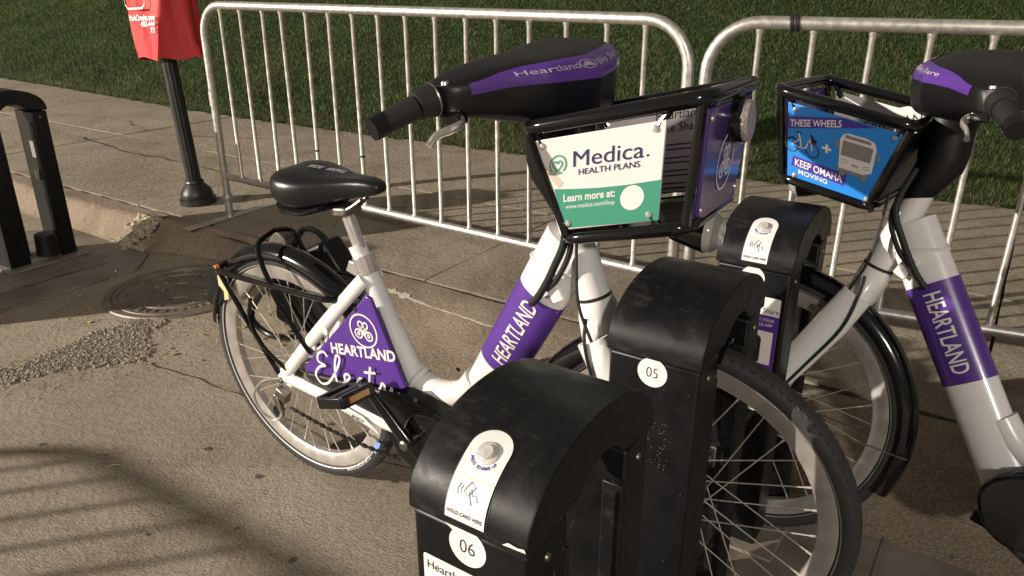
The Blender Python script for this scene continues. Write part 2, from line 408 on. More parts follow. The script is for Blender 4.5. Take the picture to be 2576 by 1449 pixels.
crack(curb, [(-1.75, 1.067), (-1.0, 1.066), (-.3, 1.069), (.4, 1.066), (1.4, 1.068)], .046, WALK_Z - .012, jit=.004)
crack(street, [(.05, -.75), (.28, -.72)], .004, .004)
# chalk coloured scuff on the kerb top
M_SCUFF = mat('chalky scuff', (.47, .43, .355), .9, var=(60, .3))
for pts, wd in (([(-.66, .935), (-.55, .925), (-.45, .915)], .045), ([(-.50, .915), (-.25, .895), (.0, .885)], .016)):
    crack(curb, pts, wd, lambda u, c: zg(u, c) + .004, M_SCUFF, .002).name = 'paint_scuff'
# broken corner of the kerb
bk = MB()
for i in range(150):
    u = random.gauss(-2.31, .055); c = random.uniform(.76, .98); s = random.uniform(.006, .030)
    bk.box((u, c, max(0, zg(u, c)) - s * .05), (s * 1.5, s, s), Matrix.Rotation(random.uniform(0, 3), 3, Vector((random.random(), random.random(), random.random())).normalized()), taper=.7)
bko = bk.build('broken_edge', M_BROKEN, curb, smooth=False)
bko['kind'] = 'stuff'
M_GUM = mat('old gum', (.085, .072, .056), .8)
for i in range(34):
    if i < 20: u_, c_, z_, par = random.uniform(-1.0, .45), random.uniform(-1.1, .3), .0025, street
    else: u_, c_, z_, par = random.uniform(-4, 1.2), random.uniform(1.2, 3.1), WALK_Z + .005, walk
    r_ = random.uniform(.004, .011); MB().add([(u_ + r_ * random.uniform(.75, 1.2) * math.cos(a), c_ + r_ * random.uniform(.75, 1.2) * math.sin(a), z_) for a in np.linspace(0, 6.28, 12)[:-1]], [tuple(range(11))]).build('gum_spot', M_GUM, par, smooth=False)
# lawn
lawn = struct(grid('lawn', list(np.linspace(-60, 40, 161)), lambda u: (lawn_c(u) + .01, 26), 60, lambda u, c: lawn_z(u, min(c, 24.9)), M_SOIL))
def build_grass():
    m = bpy.data.materials.new('grass blades'); m.use_nodes = True; nt = m.node_tree; b = nt.nodes['Principled BSDF']
    at = nt.nodes.new('ShaderNodeAttribute'); at.attribute_name = 'tint'; r = nt.nodes.new('ShaderNodeValToRGB'); e = r.color_ramp.elements
    e[0].color = (.010, .028, .005, 1); e[1].color = (.20, .18, .07, 1); x = e.new(.55); x.color = (.038, .070, .013, 1)
    nt.links.new(at.outputs['Fac'], r.inputs[0]); nt.links.new(r.outputs[0], b.inputs['Base Color'])
    b.inputs['Roughness'].default_value = .55; b.inputs['Specular IOR Level'].default_value = .3
    n = 1150000
    # density falls with distance from the walk
    c = 3.25 + 9.5 * rng.random(n) ** 1.7; u = rng.uniform(-19, 5.2, n)
    x = O.x + DU.x * u + DC.x * c; y = O.y + DU.y * u + DC.y * c
    lc = np.interp(u, LAWN_U, LAWN_C)
    keep = (c > lc - .035 + .07 * rng.random(n) + .018 * np.sin(u * 17) + .012 * np.sin(u * 41 + 1)) & (y > .5) & (np.abs(x) < .70 * y + .8)
    u, c, x, y, lc = [a[keep] for a in (u, c, x, y, lc)]; k = len(u)
    z = WALK_Z - .012 + .20 * np.maximum(0, c - lc - .15) ** 1.05
    patch = np.sin(u * 2.1 + 1.3 * np.sin(c * 1.7)) * np.sin(c * 2.6 + u * .8) * .5 + .25 * np.sin(u * 6.3 + c * 4.1)
    h = (.020 + .030 * rng.random(k)) * (1 + .40 * patch); a = rng.uniform(0, 2 * math.pi, k); wdt = .0018 + .0016 * rng.random(k) + .0006 * (c - 3.3)
    ln = rng.normal(0, .55, (k, 2)) * h[:, None]
    dx, dy = np.cos(a) * wdt, np.sin(a) * wdt
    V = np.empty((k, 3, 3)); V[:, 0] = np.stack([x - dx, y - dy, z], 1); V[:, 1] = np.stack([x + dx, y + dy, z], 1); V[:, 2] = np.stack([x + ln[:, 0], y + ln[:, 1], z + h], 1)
    me = bpy.data.meshes.new('grass'); me.vertices.add(3 * k); me.loops.add(3 * k); me.polygons.add(k)
    me.vertices.foreach_set('co', V.ravel()); me.loops.foreach_set('vertex_index', np.arange(3 * k, dtype=np.int32))
    me.polygons.foreach_set('loop_start', np.arange(0, 3 * k, 3, dtype=np.int32))
    me.update(calc_edges=True)
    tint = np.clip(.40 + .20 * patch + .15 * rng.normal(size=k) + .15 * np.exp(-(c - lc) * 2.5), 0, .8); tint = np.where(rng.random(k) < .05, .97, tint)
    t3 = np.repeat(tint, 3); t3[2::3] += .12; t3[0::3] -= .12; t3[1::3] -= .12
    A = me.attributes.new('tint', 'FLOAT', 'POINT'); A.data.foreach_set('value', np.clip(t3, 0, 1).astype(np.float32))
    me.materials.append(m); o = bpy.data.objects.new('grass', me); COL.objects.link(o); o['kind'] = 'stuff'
    tag(o, 'mown green grass covering the bank behind the sidewalk', 'grass')
build_grass()

# ================================================================ STREET LAMP that lights the scene (stands well outside the frame)
def street_lamp(pos, watts, colr, label, soft=.12):
    e = empty('street_lamp', Matrix.Translation((pos.x - .9, pos.y, 0)))
    tag(e, label, 'street lamp', 'street lamps')
    h = pos.z + .25
    MB().tube([(0, 0, 0), (0, 0, .5), (0, 0, h)], [.12, .085, .05], 16).build('pole', M_IRON, e)
    MB().tube(spline([(0, 0, h - .3), (.3, 0, h + .02), (.9, 0, h + .06)], 6), .03, 10).build('arm', M_IRON, e)
    MB().lathe([(.0, .22), (.10, .20), (.24, .10), (.27, .02), (.24, .02)], (.9, 0, pos.z + .02), (0, 0, 1), 28).build('lamp_shade', M_IRON, e)
    ld = bpy.data.lights.new('street_lamp_light', 'POINT'); ld.energy = watts; ld.color = colr; ld.shadow_soft_size = soft
    lo = bpy.data.objects.new('bulb', ld); COL.objects.link(lo); lo.parent = e; lo.location = (.9, 0, pos.z - .10)
street_lamp(LAMP_POS, LAMP_W, LAMP_COL, 'tall dark street lamp down the road beyond the steel plates')
street_lamp(LAMP2_POS, LAMP2_W, LAMP2_COL, 'tall dark street lamp on the far side of the road facing the docks', .45)

# ================================================================ DOCKS
HW = .163; ZS = .724; WD = .170
def hood_prof(n=40):
    """outer profile (c,z) from the near seam over the top to the far seam, with arc length"""
    P = [(-HW, ZS), (-HW, ZS + .012)] + [(-HW * math.cos(R(a)), ZS + .012 + .094 * math.sin(R(a))) for a in np.linspace(0, 180, n)][1:-1] + [(HW, ZS + .012), (HW, ZS)]
    s = [0]
    for i in range(1, len(P)): s.append(s[-1] + math.hypot(P[i][0] - P[i - 1][0], P[i][1] - P[i - 1][1]))
    return P, s
HP, HS = hood_prof()
def hood_map(off):
    def f(x, y):
        i = max(0, min(len(HS) - 2, int(np.searchsorted(HS, y) - 1))); t = (y - HS[i]) / (HS[i + 1] - HS[i])
        c = HP[i][0] + (HP[i + 1][0] - HP[i][0]) * t; z = HP[i][1] + (HP[i + 1][1] - HP[i][1]) * t
        dx, dz = HP[i + 1][0] - HP[i][0], HP[i + 1][1] - HP[i][1]; l = math.hypot(dx, dz)
        return Vector((x, c - dz / l * off, z + dx / l * off))
    return f
def face_map(off, c0=-HW + .004): return lambda x, y: Vector((x, c0 - off, y))
def make_dock(num, plate, poster, label, pos):
    e = empty('bike_dock', STREET @ Matrix.Translation((pos[0], pos[1], .012)))
    tag(e, label, 'bike dock', 'bike share docks')
    # hood: outer arc / inner arch, extruded along x
    out = HP; inn = [(.010 - .078 * math.cos(R(a)), .680 + .085 * math.sin(R(a))) for a in np.linspace(40.3, 180 - 40.3, len(out))]
    mb = MB(); secs = []
    n = len(out); vs = []; fs = []
    for x in (-WD / 2, WD / 2):
        vs += [(x, c, z) for c, z in out] + [(x, c, z) for c, z in inn]
    for i in range(n - 1):
        fs += [(i, i + 1, 2 * n + i + 1, 2 * n + i), (n + i, 3 * n + i, 3 * n + i + 1, n + i + 1), (i, n + i, n + i + 1, i + 1), (2 * n + i, 2 * n + i + 1, 3 * n + i + 1, 3 * n + i)]
    fs += [(0, 2 * n, 3 * n, n), (n - 1, 2 * n - 1, 4 * n - 1, 3 * n - 1)]
    hood = mb.add(vs, fs).build('hood', M_DOCK, e, bevel=.007, seg=3, angle=30)
    k = HW - .004
    for c0, c1 in ((-k, -.068), (.088, k)):
        MB().box((0, (c0 + c1) / 2, ZS / 2 - .001), (WD - .008, abs(c1 - c0), ZS - .002)).build('leg', M_DOCKLEG, e, bevel=.005)
    # recessed inner cheek strips and wheel channel
    MB().box((WD / 2 - .02, -.064, .36), (.03, .008, .62)).build('guide_strip', M_DOCK, e, bevel=.002)
    MB().box((WD / 2 - .02, .084, .36), (.03, .008, .62)).build('guide_strip', M_DOCK, e, bevel=.002)
    MB().box((0, .01, .015), (WD - .02, .150, .030)).build('wheel_channel', M_PLATE, e, bevel=.004)
    ft = MB(); ft.lathe([(0, .11), (.05, .105), (.055, .02), (.055, 0)], (WD / 2 - .03, .035, .03), (0, 0, 1), 24)
    ft.build('foot_block', M_DOCK, e)
    MB().box((0, 0, .006), (WD + .10, 2 * HW + .06, .010)).build('foot_plate', M_PLATE, e, bevel=.003)
    for c_ in (-.115, .125):
        for x_ in (-WD / 2, WD / 2): MB().lathe([(0, .003), (.0045, .0025), (.006, 0)], (x_ - .004 * (1 if x_ > 0 else -1), c_, ZS - .03), (1 if x_ > 0 else -1, 0, 0), 10).build('bolt', M_STEEL, e)
    lk = MB(); lk.box((WD / 2 - .05, .080, .42), (.035, .02, .05)); lk.build('lock_latch', M_STEEL, e, bevel=.003)
    if num == '12': lb = D2(); lb.poly([(-.03, .50), (.03, .50), (.03, .58), (-.03, .58)]); lb.build('inner_label', M_GREY, e, lambda x, y: Vector((x + .03, .0868, y)))
    if plate:
        s0 = .014; tomb = [(-.0275, s0), (.0275, s0)] + [(.0275 * math.cos(R(a)), s0 + .088 + .0275 * math.sin(R(a))) for a in range(0, 181, 10)]
        rec = [(x * 1.10, s0 + .05 + (y - s0 - .05) * 1.05) for x, y in tomb]
        D2().poly(rec).build('plate_recess', M_INK, e, hood_map(.0006), cut=[(1, .006)])
        pl = D2().poly(tomb).build('instruction_plate', M_STICK, e, hood_map(.0022), cut=[(1, .006)])
        d = D2(); arc = 'PRESS TO WAKE UP'
        for i, ch in enumerate(arc):
            a = R(210 + i * 120 / (len(arc) - 1)); rr = .0205
            d.text(ch, .0 + rr * math.cos(a), s0 + .083 + rr * math.sin(a), .0052, .03, 1., 'CENTER', rot=a + math.pi / 2)
        d.build('lettering', M_INDIGO, pl, hood_map(.003), cut=[(1, .008)])
        d = D2(); d.text('HOLD CARD HERE', 0, s0 + .007, .0064, .02, .92, 'CENTER'); d.build('lettering', M_NAVY, pl, hood_map(.003), cut=[(1, .008)])
        d = D2(); q = lambda a, b: (a * .011, s0 + .034 + b * .011)
        for pts in ([(-.7, .1), (-.1, 1.2), (.55, .85), (.0, -.25), (-.7, .1)], [(-.1, .3), (.35, -.55), (.6, -1.)], [(.1, .5), (.5, -.1), (.9, .1), (1.2, -.5)], [(-.9, -.2), (-1.1, .2), (-.9, .6)], [(-1.3, -.4), (-1.5, .2), (-1.2, .8)]):
            d.stroke([q(*p) for p in pts], .0011)
        d.build('card_symbol', M_NAVY, pl, hood_map(.003), cut=[(1, .008)])
        bc = hood_map(0)(0, s0 + .083); nn = (hood_map(1)(0, s0 + .083) - bc).normalized()
        bt = MB(); bt.lathe([(0, .009), (.0085, .009), (.0095, .0075), (.0098, .005), (.013, .005), (.0145, .004), (.0148, .001)], bc, nn, 28); bt.build('push_button', M_BRASS, pl)
        d = D2(); d.poly([(-.0275, s0 + .050), (.0275, s0 + .050), (.0275, s0 + .0515), (-.0275, s0 + .0515)]); d.build('fold_glint', mat('painted glint', (.62, .66, .34), .4), pl, hood_map(.0028))  # thin yellow strip, a glint painted along the plate's fold
    # number sticker and poster on the camera-side leg
    st = D2().disc(0, .700, .0265).build('number_sticker', M_STICK, e, face_map(.0008))
    D2().text(num, 0, .691, .027, -.012, .86, 'CENTER').build('numeral', M_INK, st, face_map(.0014))
    if poster:
        W = .068; t = .662
        ps = D2().poly(rrect(-W, .38, W, t, .004)).build('poster', M_STICK, e, face_map(.0006))
        D2().poly([(-W, .40), (W, .40), (W, t - .042), (-W, t - .042)]).build('poster_field', M_PURPLE, ps, face_map(.0011))
        d = D2(); d.text('Heartland', -.063, t - .020, .0175, .0, .95); d.text('Bike Share', -.000, t - .036, .0165, .0, .95); d.build('lettering', M_INK, ps, face_map(.0012))
        d = D2(); d.text('USE YOUR', .014, t - .056, .0095, .01); d.text('BCYCLE APP', .003, t - .068, .0095, .01)
        for i in range(5): d.poly([(-.05, t - .175 - i * .009), (.05 - .02 * (i % 2), t - .175 - i * .009), (.05 - .02 * (i % 2), t - .172 - i * .009), (-.05, t - .172 - i * .009)])
        d.build('lettering', M_PALE, ps, face_map(.0016))
        d = D2(); d.poly([(-.055, t - .16), (.06, t - .16), (.06, t - .08), (-.055, t - .08)]); d.build('picture', M_PANEL, ps, face_map(.0016))
        d = D2(); d.poly(rrect(.010, t - .16, .036, t - .092, .01)); d.stroke([(-.03, t - .15), (-.01, t - .12), (.03, t - .115)], .005)
        for i in range(4): d.poly([(.005 - .03, t - .10 - i * .007), (.022 - .03, t - .10 - i * .007), (.022 - .03, t - .096 - i * .007), (.005 - .03, t - .096 - i * .007)])
        d.build('picture_shape', M_INK, ps, face_map(.0022))
        D2().disc(.023, t - .118, .0045).build('picture_shape', M_STICK, ps, face_map(.003))
    return e
UD = 1.070
d06 = make_dock('06', True, True, 'empty black bike dock numbered 06 with round push button plate', (UD, -.527))
d05 = make_dock('05', False, False, 'black bike dock numbered 05 without button plate, over a front wheel', (UD, -.017))
d04 = make_dock('04', True, True, 'black bike dock with white plate holding the bike with the blue sign', (UD, .508))
# chips and scratches on the two docks in front
def scratches(e, n, box, off, m=M_STICK, size=.004):
    mb = MB()
    for i in range(n):
        x = random.uniform(box[0], box[1]); z = random.uniform(box[2], box[3]); a = random.uniform(0, 3.14); l = size * random.uniform(.3, 1.3); t = size * .16
        c, s = math.cos(a), math.sin(a)
        P = [(x + dx * c - dz * s, off, z + dx * s + dz * c) for dx, dz in ((-l, -t), (l * .6, -t * .7), (l, t), (-l * .5, t))]
        mb.add(P, [(0, 1, 2, 3)])
    return mb
M_CHIP = mat('chipped coating', (.13, .12, .11), .7)
scratches(d05, 34, (.0, .040, .52, .61), -HW + .0032, M_CHIP, .0024).build('scratch', M_CHIP, d05, smooth=False)['kind'] = 'stuff'
scratches(d05, 16, (-.06, .07, .30, .68), -HW + .0032, M_CHIP, .0018).build('scratch', M_CHIP, d05, smooth=False)['kind'] = 'stuff'
sc6 = MB()
for i in range(46):
    x = WD / 2 + .0006; c = random.uniform(-.14, .10); z = random.uniform(.35, .74); a = random.uniform(0, 3.1); l = random.uniform(.0008, .0045); t = .0005
    if -.07 < c < .09 and z < .70: c = -.11 + random.uniform(-.04, .03)
    sc6.add([(x - .003 if z < ZS else x, c + dx * math.cos(a) - dz * math.sin(a), z + dx * math.sin(a) + dz * math.cos(a)) for dx, dz in ((-l, -t), (l, -t), (l, t), (-l, t))], [(0, 1, 2, 3)])
sc6.build('scratch', M_CHIP, d06, smooth=False)['kind'] = 'stuff'
# torn white tape under the hood of 06 and a chip at its corner
D2().poly([(-.045, .7285), (.0, .7285), (.0, .716), (-.014, .713), (-.030, .722)]).build('torn_tape', M_PANEL, d06, face_map(.0012))
D2().poly([(.052, .7325), (.083, .7345), (.081, .739), (.072, .737), (.060, .7385)]).build('paint_chip', M_PANEL, d06, lambda x, y: Vector((x, -HW - .0015, y)))
lb6 = D2().poly(rrect(-.11, .50, .0, .60, .008)).build('grey_label', mat('grey vinyl label', (.022, .021, .020), .5), d06, lambda x, y: Vector((WD / 2 - .0030, x - .04, y)))
# the second row of docks, towards the kerb
dB = make_dock('12', False, False, 'empty black bike dock on the steel plate beside the parking meter', (-2.485, .44))
dB2 = make_dock('13', False, False, 'black bike dock in the middle of the far row', (-2.485, -.08))
dB3 = make_dock('14', False, False, 'black bike dock at the outer end of the far row', (-2.485, -.60))
def base_plate(label, u0, u1, c0, c1):
    e = empty('base_plate', STREET @ Matrix.Translation(((u0 + u1) / 2, (c0 + c1) / 2, 0)))
    tag(e, label, 'steel plate')
    a, b = (u1 - u0) / 2, (c1 - c0) / 2; k = .16
    poly = [(-a, -b), (a, -b), (a, b - k), (a - k, b), (-a + k, b), (-a, b - k)]
    MB().prism(poly, lambda x, y: (x, y, .001), lambda x, y: (x, y, .0115)).build('plate', M_PLATE, e, bevel=.002, smooth=False)
    for s in (-1, 1):
        for t in (-.7, -.2, .3, .85):
            MB().lathe([(0, .008), (.008, .007), (.010, 0)], (s * (a - .05), t * (b - .06), .0115), (0, 0, 1), 10).build('bolt', M_STEEL, e)
    MB().box((a - .20, 0, .0135), (.012, 2 * b - .4, .003)).build('seam_strip', M_STEEL, e)
    MB().box((a - .012, -.1, .0135), (.010, b, .003)).build('seam_strip', M_STEEL, e)
    return e
base_plate('dark steel base plate under the numbered docks', .60, 1.62, -1.60, .82)
base_plate('dark steel base plate under the docks beside the parking meter', -3.02, -1.95, -1.70, .80)

# ================================================================ MANHOLE COVER
e = empty('manhole_cover', STREET @ Matrix.Translation((-1.545, .600, .002)) @ Matrix.Rotation(.5, 4, 'Z') @ Matrix.Diagonal((1, 1, .55, 1))); tag(e, 'round rusty iron manhole cover in the shaded gutter by the kerb', 'manhole cover')
MB().lathe([(0, .004), (.262, .004), (.264, .012), (.280, .012), (.282, .002), (.288, .002), (.290, .012), (.318, .012), (.322, 0)], (0, 0, 0), (0, 0, 1), 64).build('lid', M_COVER, e)
for i in range(8): MB().box((.135 * math.cos(i * math.pi / 4), .135 * math.sin(i * math.pi / 4), .008), (.15, .016, .010), Matrix.Rotation(i * math.pi / 4, 3, 'Z')).build('rib', M_COVER, e, bevel=.003)
for r in (.09, .205): MB().lathe([(r - .008, .004), (r - .006, .012), (r + .006, .012), (r + .008, .004)], (0, 0, 0), (0, 0, 1), 48).build('raised_ring', M_COVER, e)
for i in range(18):
    a = R(200 + i * 9); MB().box((.240 * math.cos(a), .240 * math.sin(a), .008), (.030, .008 + .014 * (i % 3 == 0), .010), Matrix.Rotation(a, 3, 'Z')).build('raised_mark', M_COVER, e)

# ================================================================ GRAVEL PATCH in the broken street
PP = [(-1.46, -.30), (-1.37, -.18), (-1.43, .13), (-1.41, .27), (-1.33, .36), (-1.28, .34), (-1.30, .28), (-1.24, .22), (-1.12, .17), (-1.06, .10), (-1.15, .0), (-1.22, -.08), (-1.30, -.27), (-1.40, -.42)]
def inside(x, y, P):
    r = False; j = len(P) - 1
    for i in range(len(P)):
        if (P[i][1] > y) != (P[j][1] > y) and x < (P[j][0] - P[i][0]) * (y - P[i][1]) / (P[j][1] - P[i][1]) + P[i][0]: r = not r
        j = i
    return r
hp = MB(); hp.add([(x, y, .003) for x, y in PP], [tuple(range(len(PP)))]); pit = hp.build('pothole', mat('packed grit', (.15, .128, .10), .95, var=(150, .45), bump=(300, 1.), dist=.004), street, smooth=False)
gv = MB(); cnt = 0
while cnt < 4200:
    x = random.uniform(-1.48, -1.04); y = random.uniform(-.44, .47)
    if not inside(x + random.gauss(0, .012), y + random.gauss(0, .012), PP): continue
    s = random.uniform(.0025, .0085) * random.choice((.7, 1, 1, 1.2)); rot = Matrix.Rotation(random.uniform(0, 6), 3, Vector((random.gauss(0, 1), random.gauss(0, 1), random.gauss(0, 1))).normalized())
    gv.box((x, y, .002 + s * .05), (s * 1.5, s, s * .7), rot, taper=.6); cnt += 1
for i in range(1400):
    j = random.randrange(len(PP)); x = PP[j][0] + random.gauss(.03, .10); y = PP[j][1] + random.gauss(-.03, .12); s_ = random.uniform(.001, .004)
    gv.box((x, y, .002), (s_ * 1.5, s_, s_), Matrix.Rotation(random.uniform(0, 3), 3, 'Z'), taper=.6)
go = gv.build('gravel', M_GRAVEL, None, smooth=False); go.matrix_world = STREET; go['kind'] = 'stuff'; tag(go, 'loose grey gravel filling the broken patch in the street', 'gravel')
lp = MB()
for i in range(260):
    t = random.random(); j = random.randrange(len(PP)); a, b = PP[j], PP[(j + 1) % len(PP)]
    x = a[0] + (b[0] - a[0]) * t + random.gauss(0, .008); y = a[1] + (b[1] - a[1]) * t + random.gauss(0, .008); s = random.uniform(.005, .016)
    lp.box((x, y, .002), (s * 1.6, s, s * .7), Matrix.Rotation(random.uniform(0, 3), 3, 'Z'), taper=.6)
l2 = lp.build('pothole_rim', M_STREET, street, smooth=False); l2['kind'] = 'stuff'
# litter in the gutter
lt = MB()
for i in range(150):
    u = random.uniform(-2.0, -.7); c = random.gauss(.72, .10) if random.random() < .7 else random.uniform(.1, .8)
    if c > kerb_ends(u)[0] - .02: c = kerb_ends(u)[0] - .02 - random.uniform(0, .1)
    s = random.uniform(.004, .014); lt.box((u, c, .004), (s * 1.8, s, .003), Matrix.Rotation(random.uniform(0, 3), 3, 'Z') @ Matrix.Rotation(random.uniform(-.4, .4), 3, 'X'))
lo = lt.build('gutter_litter', M_LEAF, None, smooth=False); lo.matrix_world = STREET; lo['kind'] = 'stuff'; tag(lo, 'crumbled dry leaves and grit lying in the gutter', 'litter')
def twig(u, c, a, l, z=.006):
    mb = MB(); mb.tube(spline([(-l / 2, 0, 0), (0, l * .06, .003), (l / 2, 0, 0)], 4), [.0016] * 8 + [.0008], 6)
    o = mb.build('twig', M_TWIG); o.matrix_world = STREET @ Matrix.Translation((u, c, z)) @ Matrix.Rotation(a, 4, 'Z'); return o
tag(twig(-1.40, -.24, 1.1, .06), 'pale dry twig lying on the gravel patch', 'twig')
tag(twig(-.50, -.33, .9, .035, .004), 'tiny dark twig on the open concrete street', 'twig')

# ================================================================ BARRICADES
def barricade(label, p, yaw, z, nb=16, sp=.149, H=1.07, ties=(), foot=True):
    e = empty('crowd_barrier', Matrix.Translation((p[0], p[1], z)) @ Matrix.Rotation(yaw, 4, 'Z')); tag(e, label, 'barricade', 'galvanised crowd barriers')
    Ln = sp * (nb + 1); r = .15; pts = [(0, 0, 0)]
    pts += [(0, 0, H - r)] + [(r - r * math.cos(R(a)), 0, H - r + r * math.sin(R(a))) for a in range(10, 91, 10)]
    pts += [(Ln - r + r * math.sin(R(a)), 0, H - r + r * math.cos(R(a))) for a in range(0, 91, 10)] + [(Ln, 0, 0)]
    MB().tube(pts, .0192, 16, up=(0, 1, 0)).build('frame', M_GALV, e)
    MB().tube([(.02, 0, .225), (Ln - .02, 0, .225)], .017, 14).build('bottom_rail', M_GALV, e)
    bar = None
    for i in range(nb):
        x = sp * (i + 1)
        if bar is None: bar = MB().tube([(0, 0, .238), (0, 0, .244), (0, 0, .252), (0, 0, H - .036), (0, 0, H - .026), (0, 0, H - .018)], [.0130, .0125, .0092, .0092, .0120, .0130], 12).build('bar', M_GALV, e); bar.location = (x, 0, 0)
        else: b = bar.copy(); COL.objects.link(b); b.parent = e; b.location = (x, 0, 0)
        (b if i else bar).rotation_euler = (random.gauss(0, .004), random.gauss(0, .005), 0)
    if foot:
        for x in (0, Ln):
            MB().box((x, 0, .004), (.055, .56, .008), Matrix.Rotation(R(4), 3, 'Z')).build('foot', M_GALV, e, bevel=.002)
            MB().lathe([(.024, -.012), (.026, 0), (.024, .012)], (x, 0, .11), (0, 0, 1), 14).build('collar', M_GALV, e)
    for kind, x, zz in ties:
        if kind == 'top': MB().lathe([(.0205, -.006), (.0245, -.004), (.0245, .004), (.0205, .006)], (x, 0, H), (1, 0, .15), 16).build('cable_tie', M_INK, e)
        elif kind == 'tag': MB().box((x, 0, zz), (.012, .004, .07)).build('metal_tag', M_GALV, e)
        else: MB().lathe([(.0092, -.004), (.0125, -.003), (.0125, .003), (.0092, .004)], (x, 0, zz), (0, 0, 1), 10).build('cable_tie', M_INK, e)
    return e
barricade('galvanised crowd barrier on the kerb behind the bike with the white and green sign', (-1.509, 3.9695), -.619, WALK_Z, ties=[('bar', .149 * 6, H_ := 1.035), ('bar', .149 * 5, .45), ('bar', .149 * 7, .46), ('tag', -.030, .62)])
barricade('galvanised crowd barrier behind the bike with the blue sign', (.733 - .149 * .9075, 2.3847 + .149 * .42), -.4339, WALK_Z, ties=[('top', .235, 0), ('top', .25, 0)])
barricade('galvanised crowd barrier out on the street beside the docks', (-4.62, 1.175), -.575, 0.0, H=1.10)
# dark bundle by the barrier foot
mb = MB(); rr = random.Random(3); P0 = Lw(.60, 1.12, WALK_Z)
vs = []; fs = []
for i in range(9):
    for j in range(16):
        th = math.pi * i / 8; ph = 2 * math.pi * j / 16; k = 1 + .28 * math.sin(3 * ph + i) * math.sin(th) + rr.uniform(-.12, .12)
        vs.append((.17 * k * math.sin(th) * math.cos(ph), .13 * k * math.sin(th) * math.sin(ph), max(0, .12 + .13 * k * math.cos(th))))
for i in range(8):
    for j in range(16): fs.append((i * 16 + j, i * 16 + (j + 1) % 16, (i + 1) * 16 + (j + 1) % 16, (i + 1) * 16 + j))
bo = mb.add(vs, fs).build('cloth_bundle', M_TARP, None, angle=30); bo.location = P0 + Vector((.30, .16, 0)); tag(bo, 'crumpled dark cloth bundle at the foot of two barriers', 'bundle')

# ================================================================ PARKING METER under a red bag
e = empty('parking_meter', Matrix.Translation(Lw(-2.355, 1.291, WALK_Z)) @ Matrix.Rotation(R(-3.0), 4, 'Y')); tag(e, 'black fluted parking meter post hooded with a red fabric bag', 'parking meter')
prof = []
pl = MB(); n = 48; secs = []
for z in (.10, 1.25):
    secs.append([(.040 * (1 - .07 * (j % 4 in (0,)) - .03 * (j % 4 in (1, 3))) * math.cos(2 * math.pi * j / n), .040 * (1 - .07 * (j % 4 in (0,)) - .03 * (j % 4 in (1, 3))) * math.sin(2 * math.pi * j / n), z) for j in range(n)])
pl.loft(secs).build('pole', M_IRON, e, angle=20)
MB().lathe([(.0, .13), (.048, .13), (.052, .12), (.050, .112), (.060, .10), (.082, .072), (.088, .05), (.086, .035), (.098, .03), (.100, .0)], (0, 0, 0), (0, 0, 1), 32).build('pole_base', M_IRON, e)
# bag: corner towards the camera, folds
secs = []
for k in range(17):
    t = k / 16; z = .80 + .62 * t
    wl = .205 + .035 * t; pts = []
    cor = [(-.135 - .008 * t, -.045), (.005 + .14 * t, -.135), (.20 - .02 * t, -.060), (.18, .09), (-.09, .11)]
    if t > .93: cor = [(x * .8, y * .8) for x, y in cor]
    m = len(cor)
    for a in range(m):
        p, q = cor[a], cor[(a + 1) % m]
        for s in range(8):
            f = s / 8; x = p[0] + (q[0] - p[0]) * f; y = p[1] + (q[1] - p[1]) * f
            fold = .010 * math.sin(a * 1.7 + f * 6.28) * (1 - .5 * t) + .006 * math.sin(f * 14 + t * 9 + a)
            nx, ny = (q[1] - p[1]), -(q[0] - p[0]); l = math.hypot(nx, ny); pts.append((x + nx / l * fold, y + ny / l * fold, z + (.012 * math.sin(a * 2 + f * 5) if k == 0 else 0)))
    secs.append(pts)
mb = MB(); mb.loft(secs, caps=False); n_ = len(secs[0]); mb.add([*secs[-1]], [tuple(range(n_))])
bag = mb.build('bag', M_RED, e, angle=70)
def bagmap(off):
    def f(x, y):  # x along left face from ridge leftwards -> use corner interpolation ; y height
        t = (y - .80) / .62; wl = .205 + .035 * t
        a = Vector((-.135 - .008 * t, -.045, y)); b = Vector((.005 + .14 * t, -.135, y)); nrm = Vector(((b - a).y, -(b - a).x, 0)).normalized()
        return a + (b - a) * x + nrm * (off)
    return f
d = D2()
for txt, x0, x1, y, sz in (('ParkOmaha.com', .10, .98, .992, .040), ('402-444', .48, .98, .962, .036), ('72', .82, .99, .932, .034)):
    v, f = text2d(txt, sz, .03); w0 = max(p[0] for p in v); d.add([(x0 + a / w0 * (x1 - x0), y + b) for a, b in v], f)
d.stroke([(.06, 1.13), (.06, 1.07), (.12, 1.05), (.58, 1.05), (.66, 1.07), (.66, 1.13)], .010)
d.build('lettering', M_PALE, bag, bagmap(.018), cut=[(0, .1)])

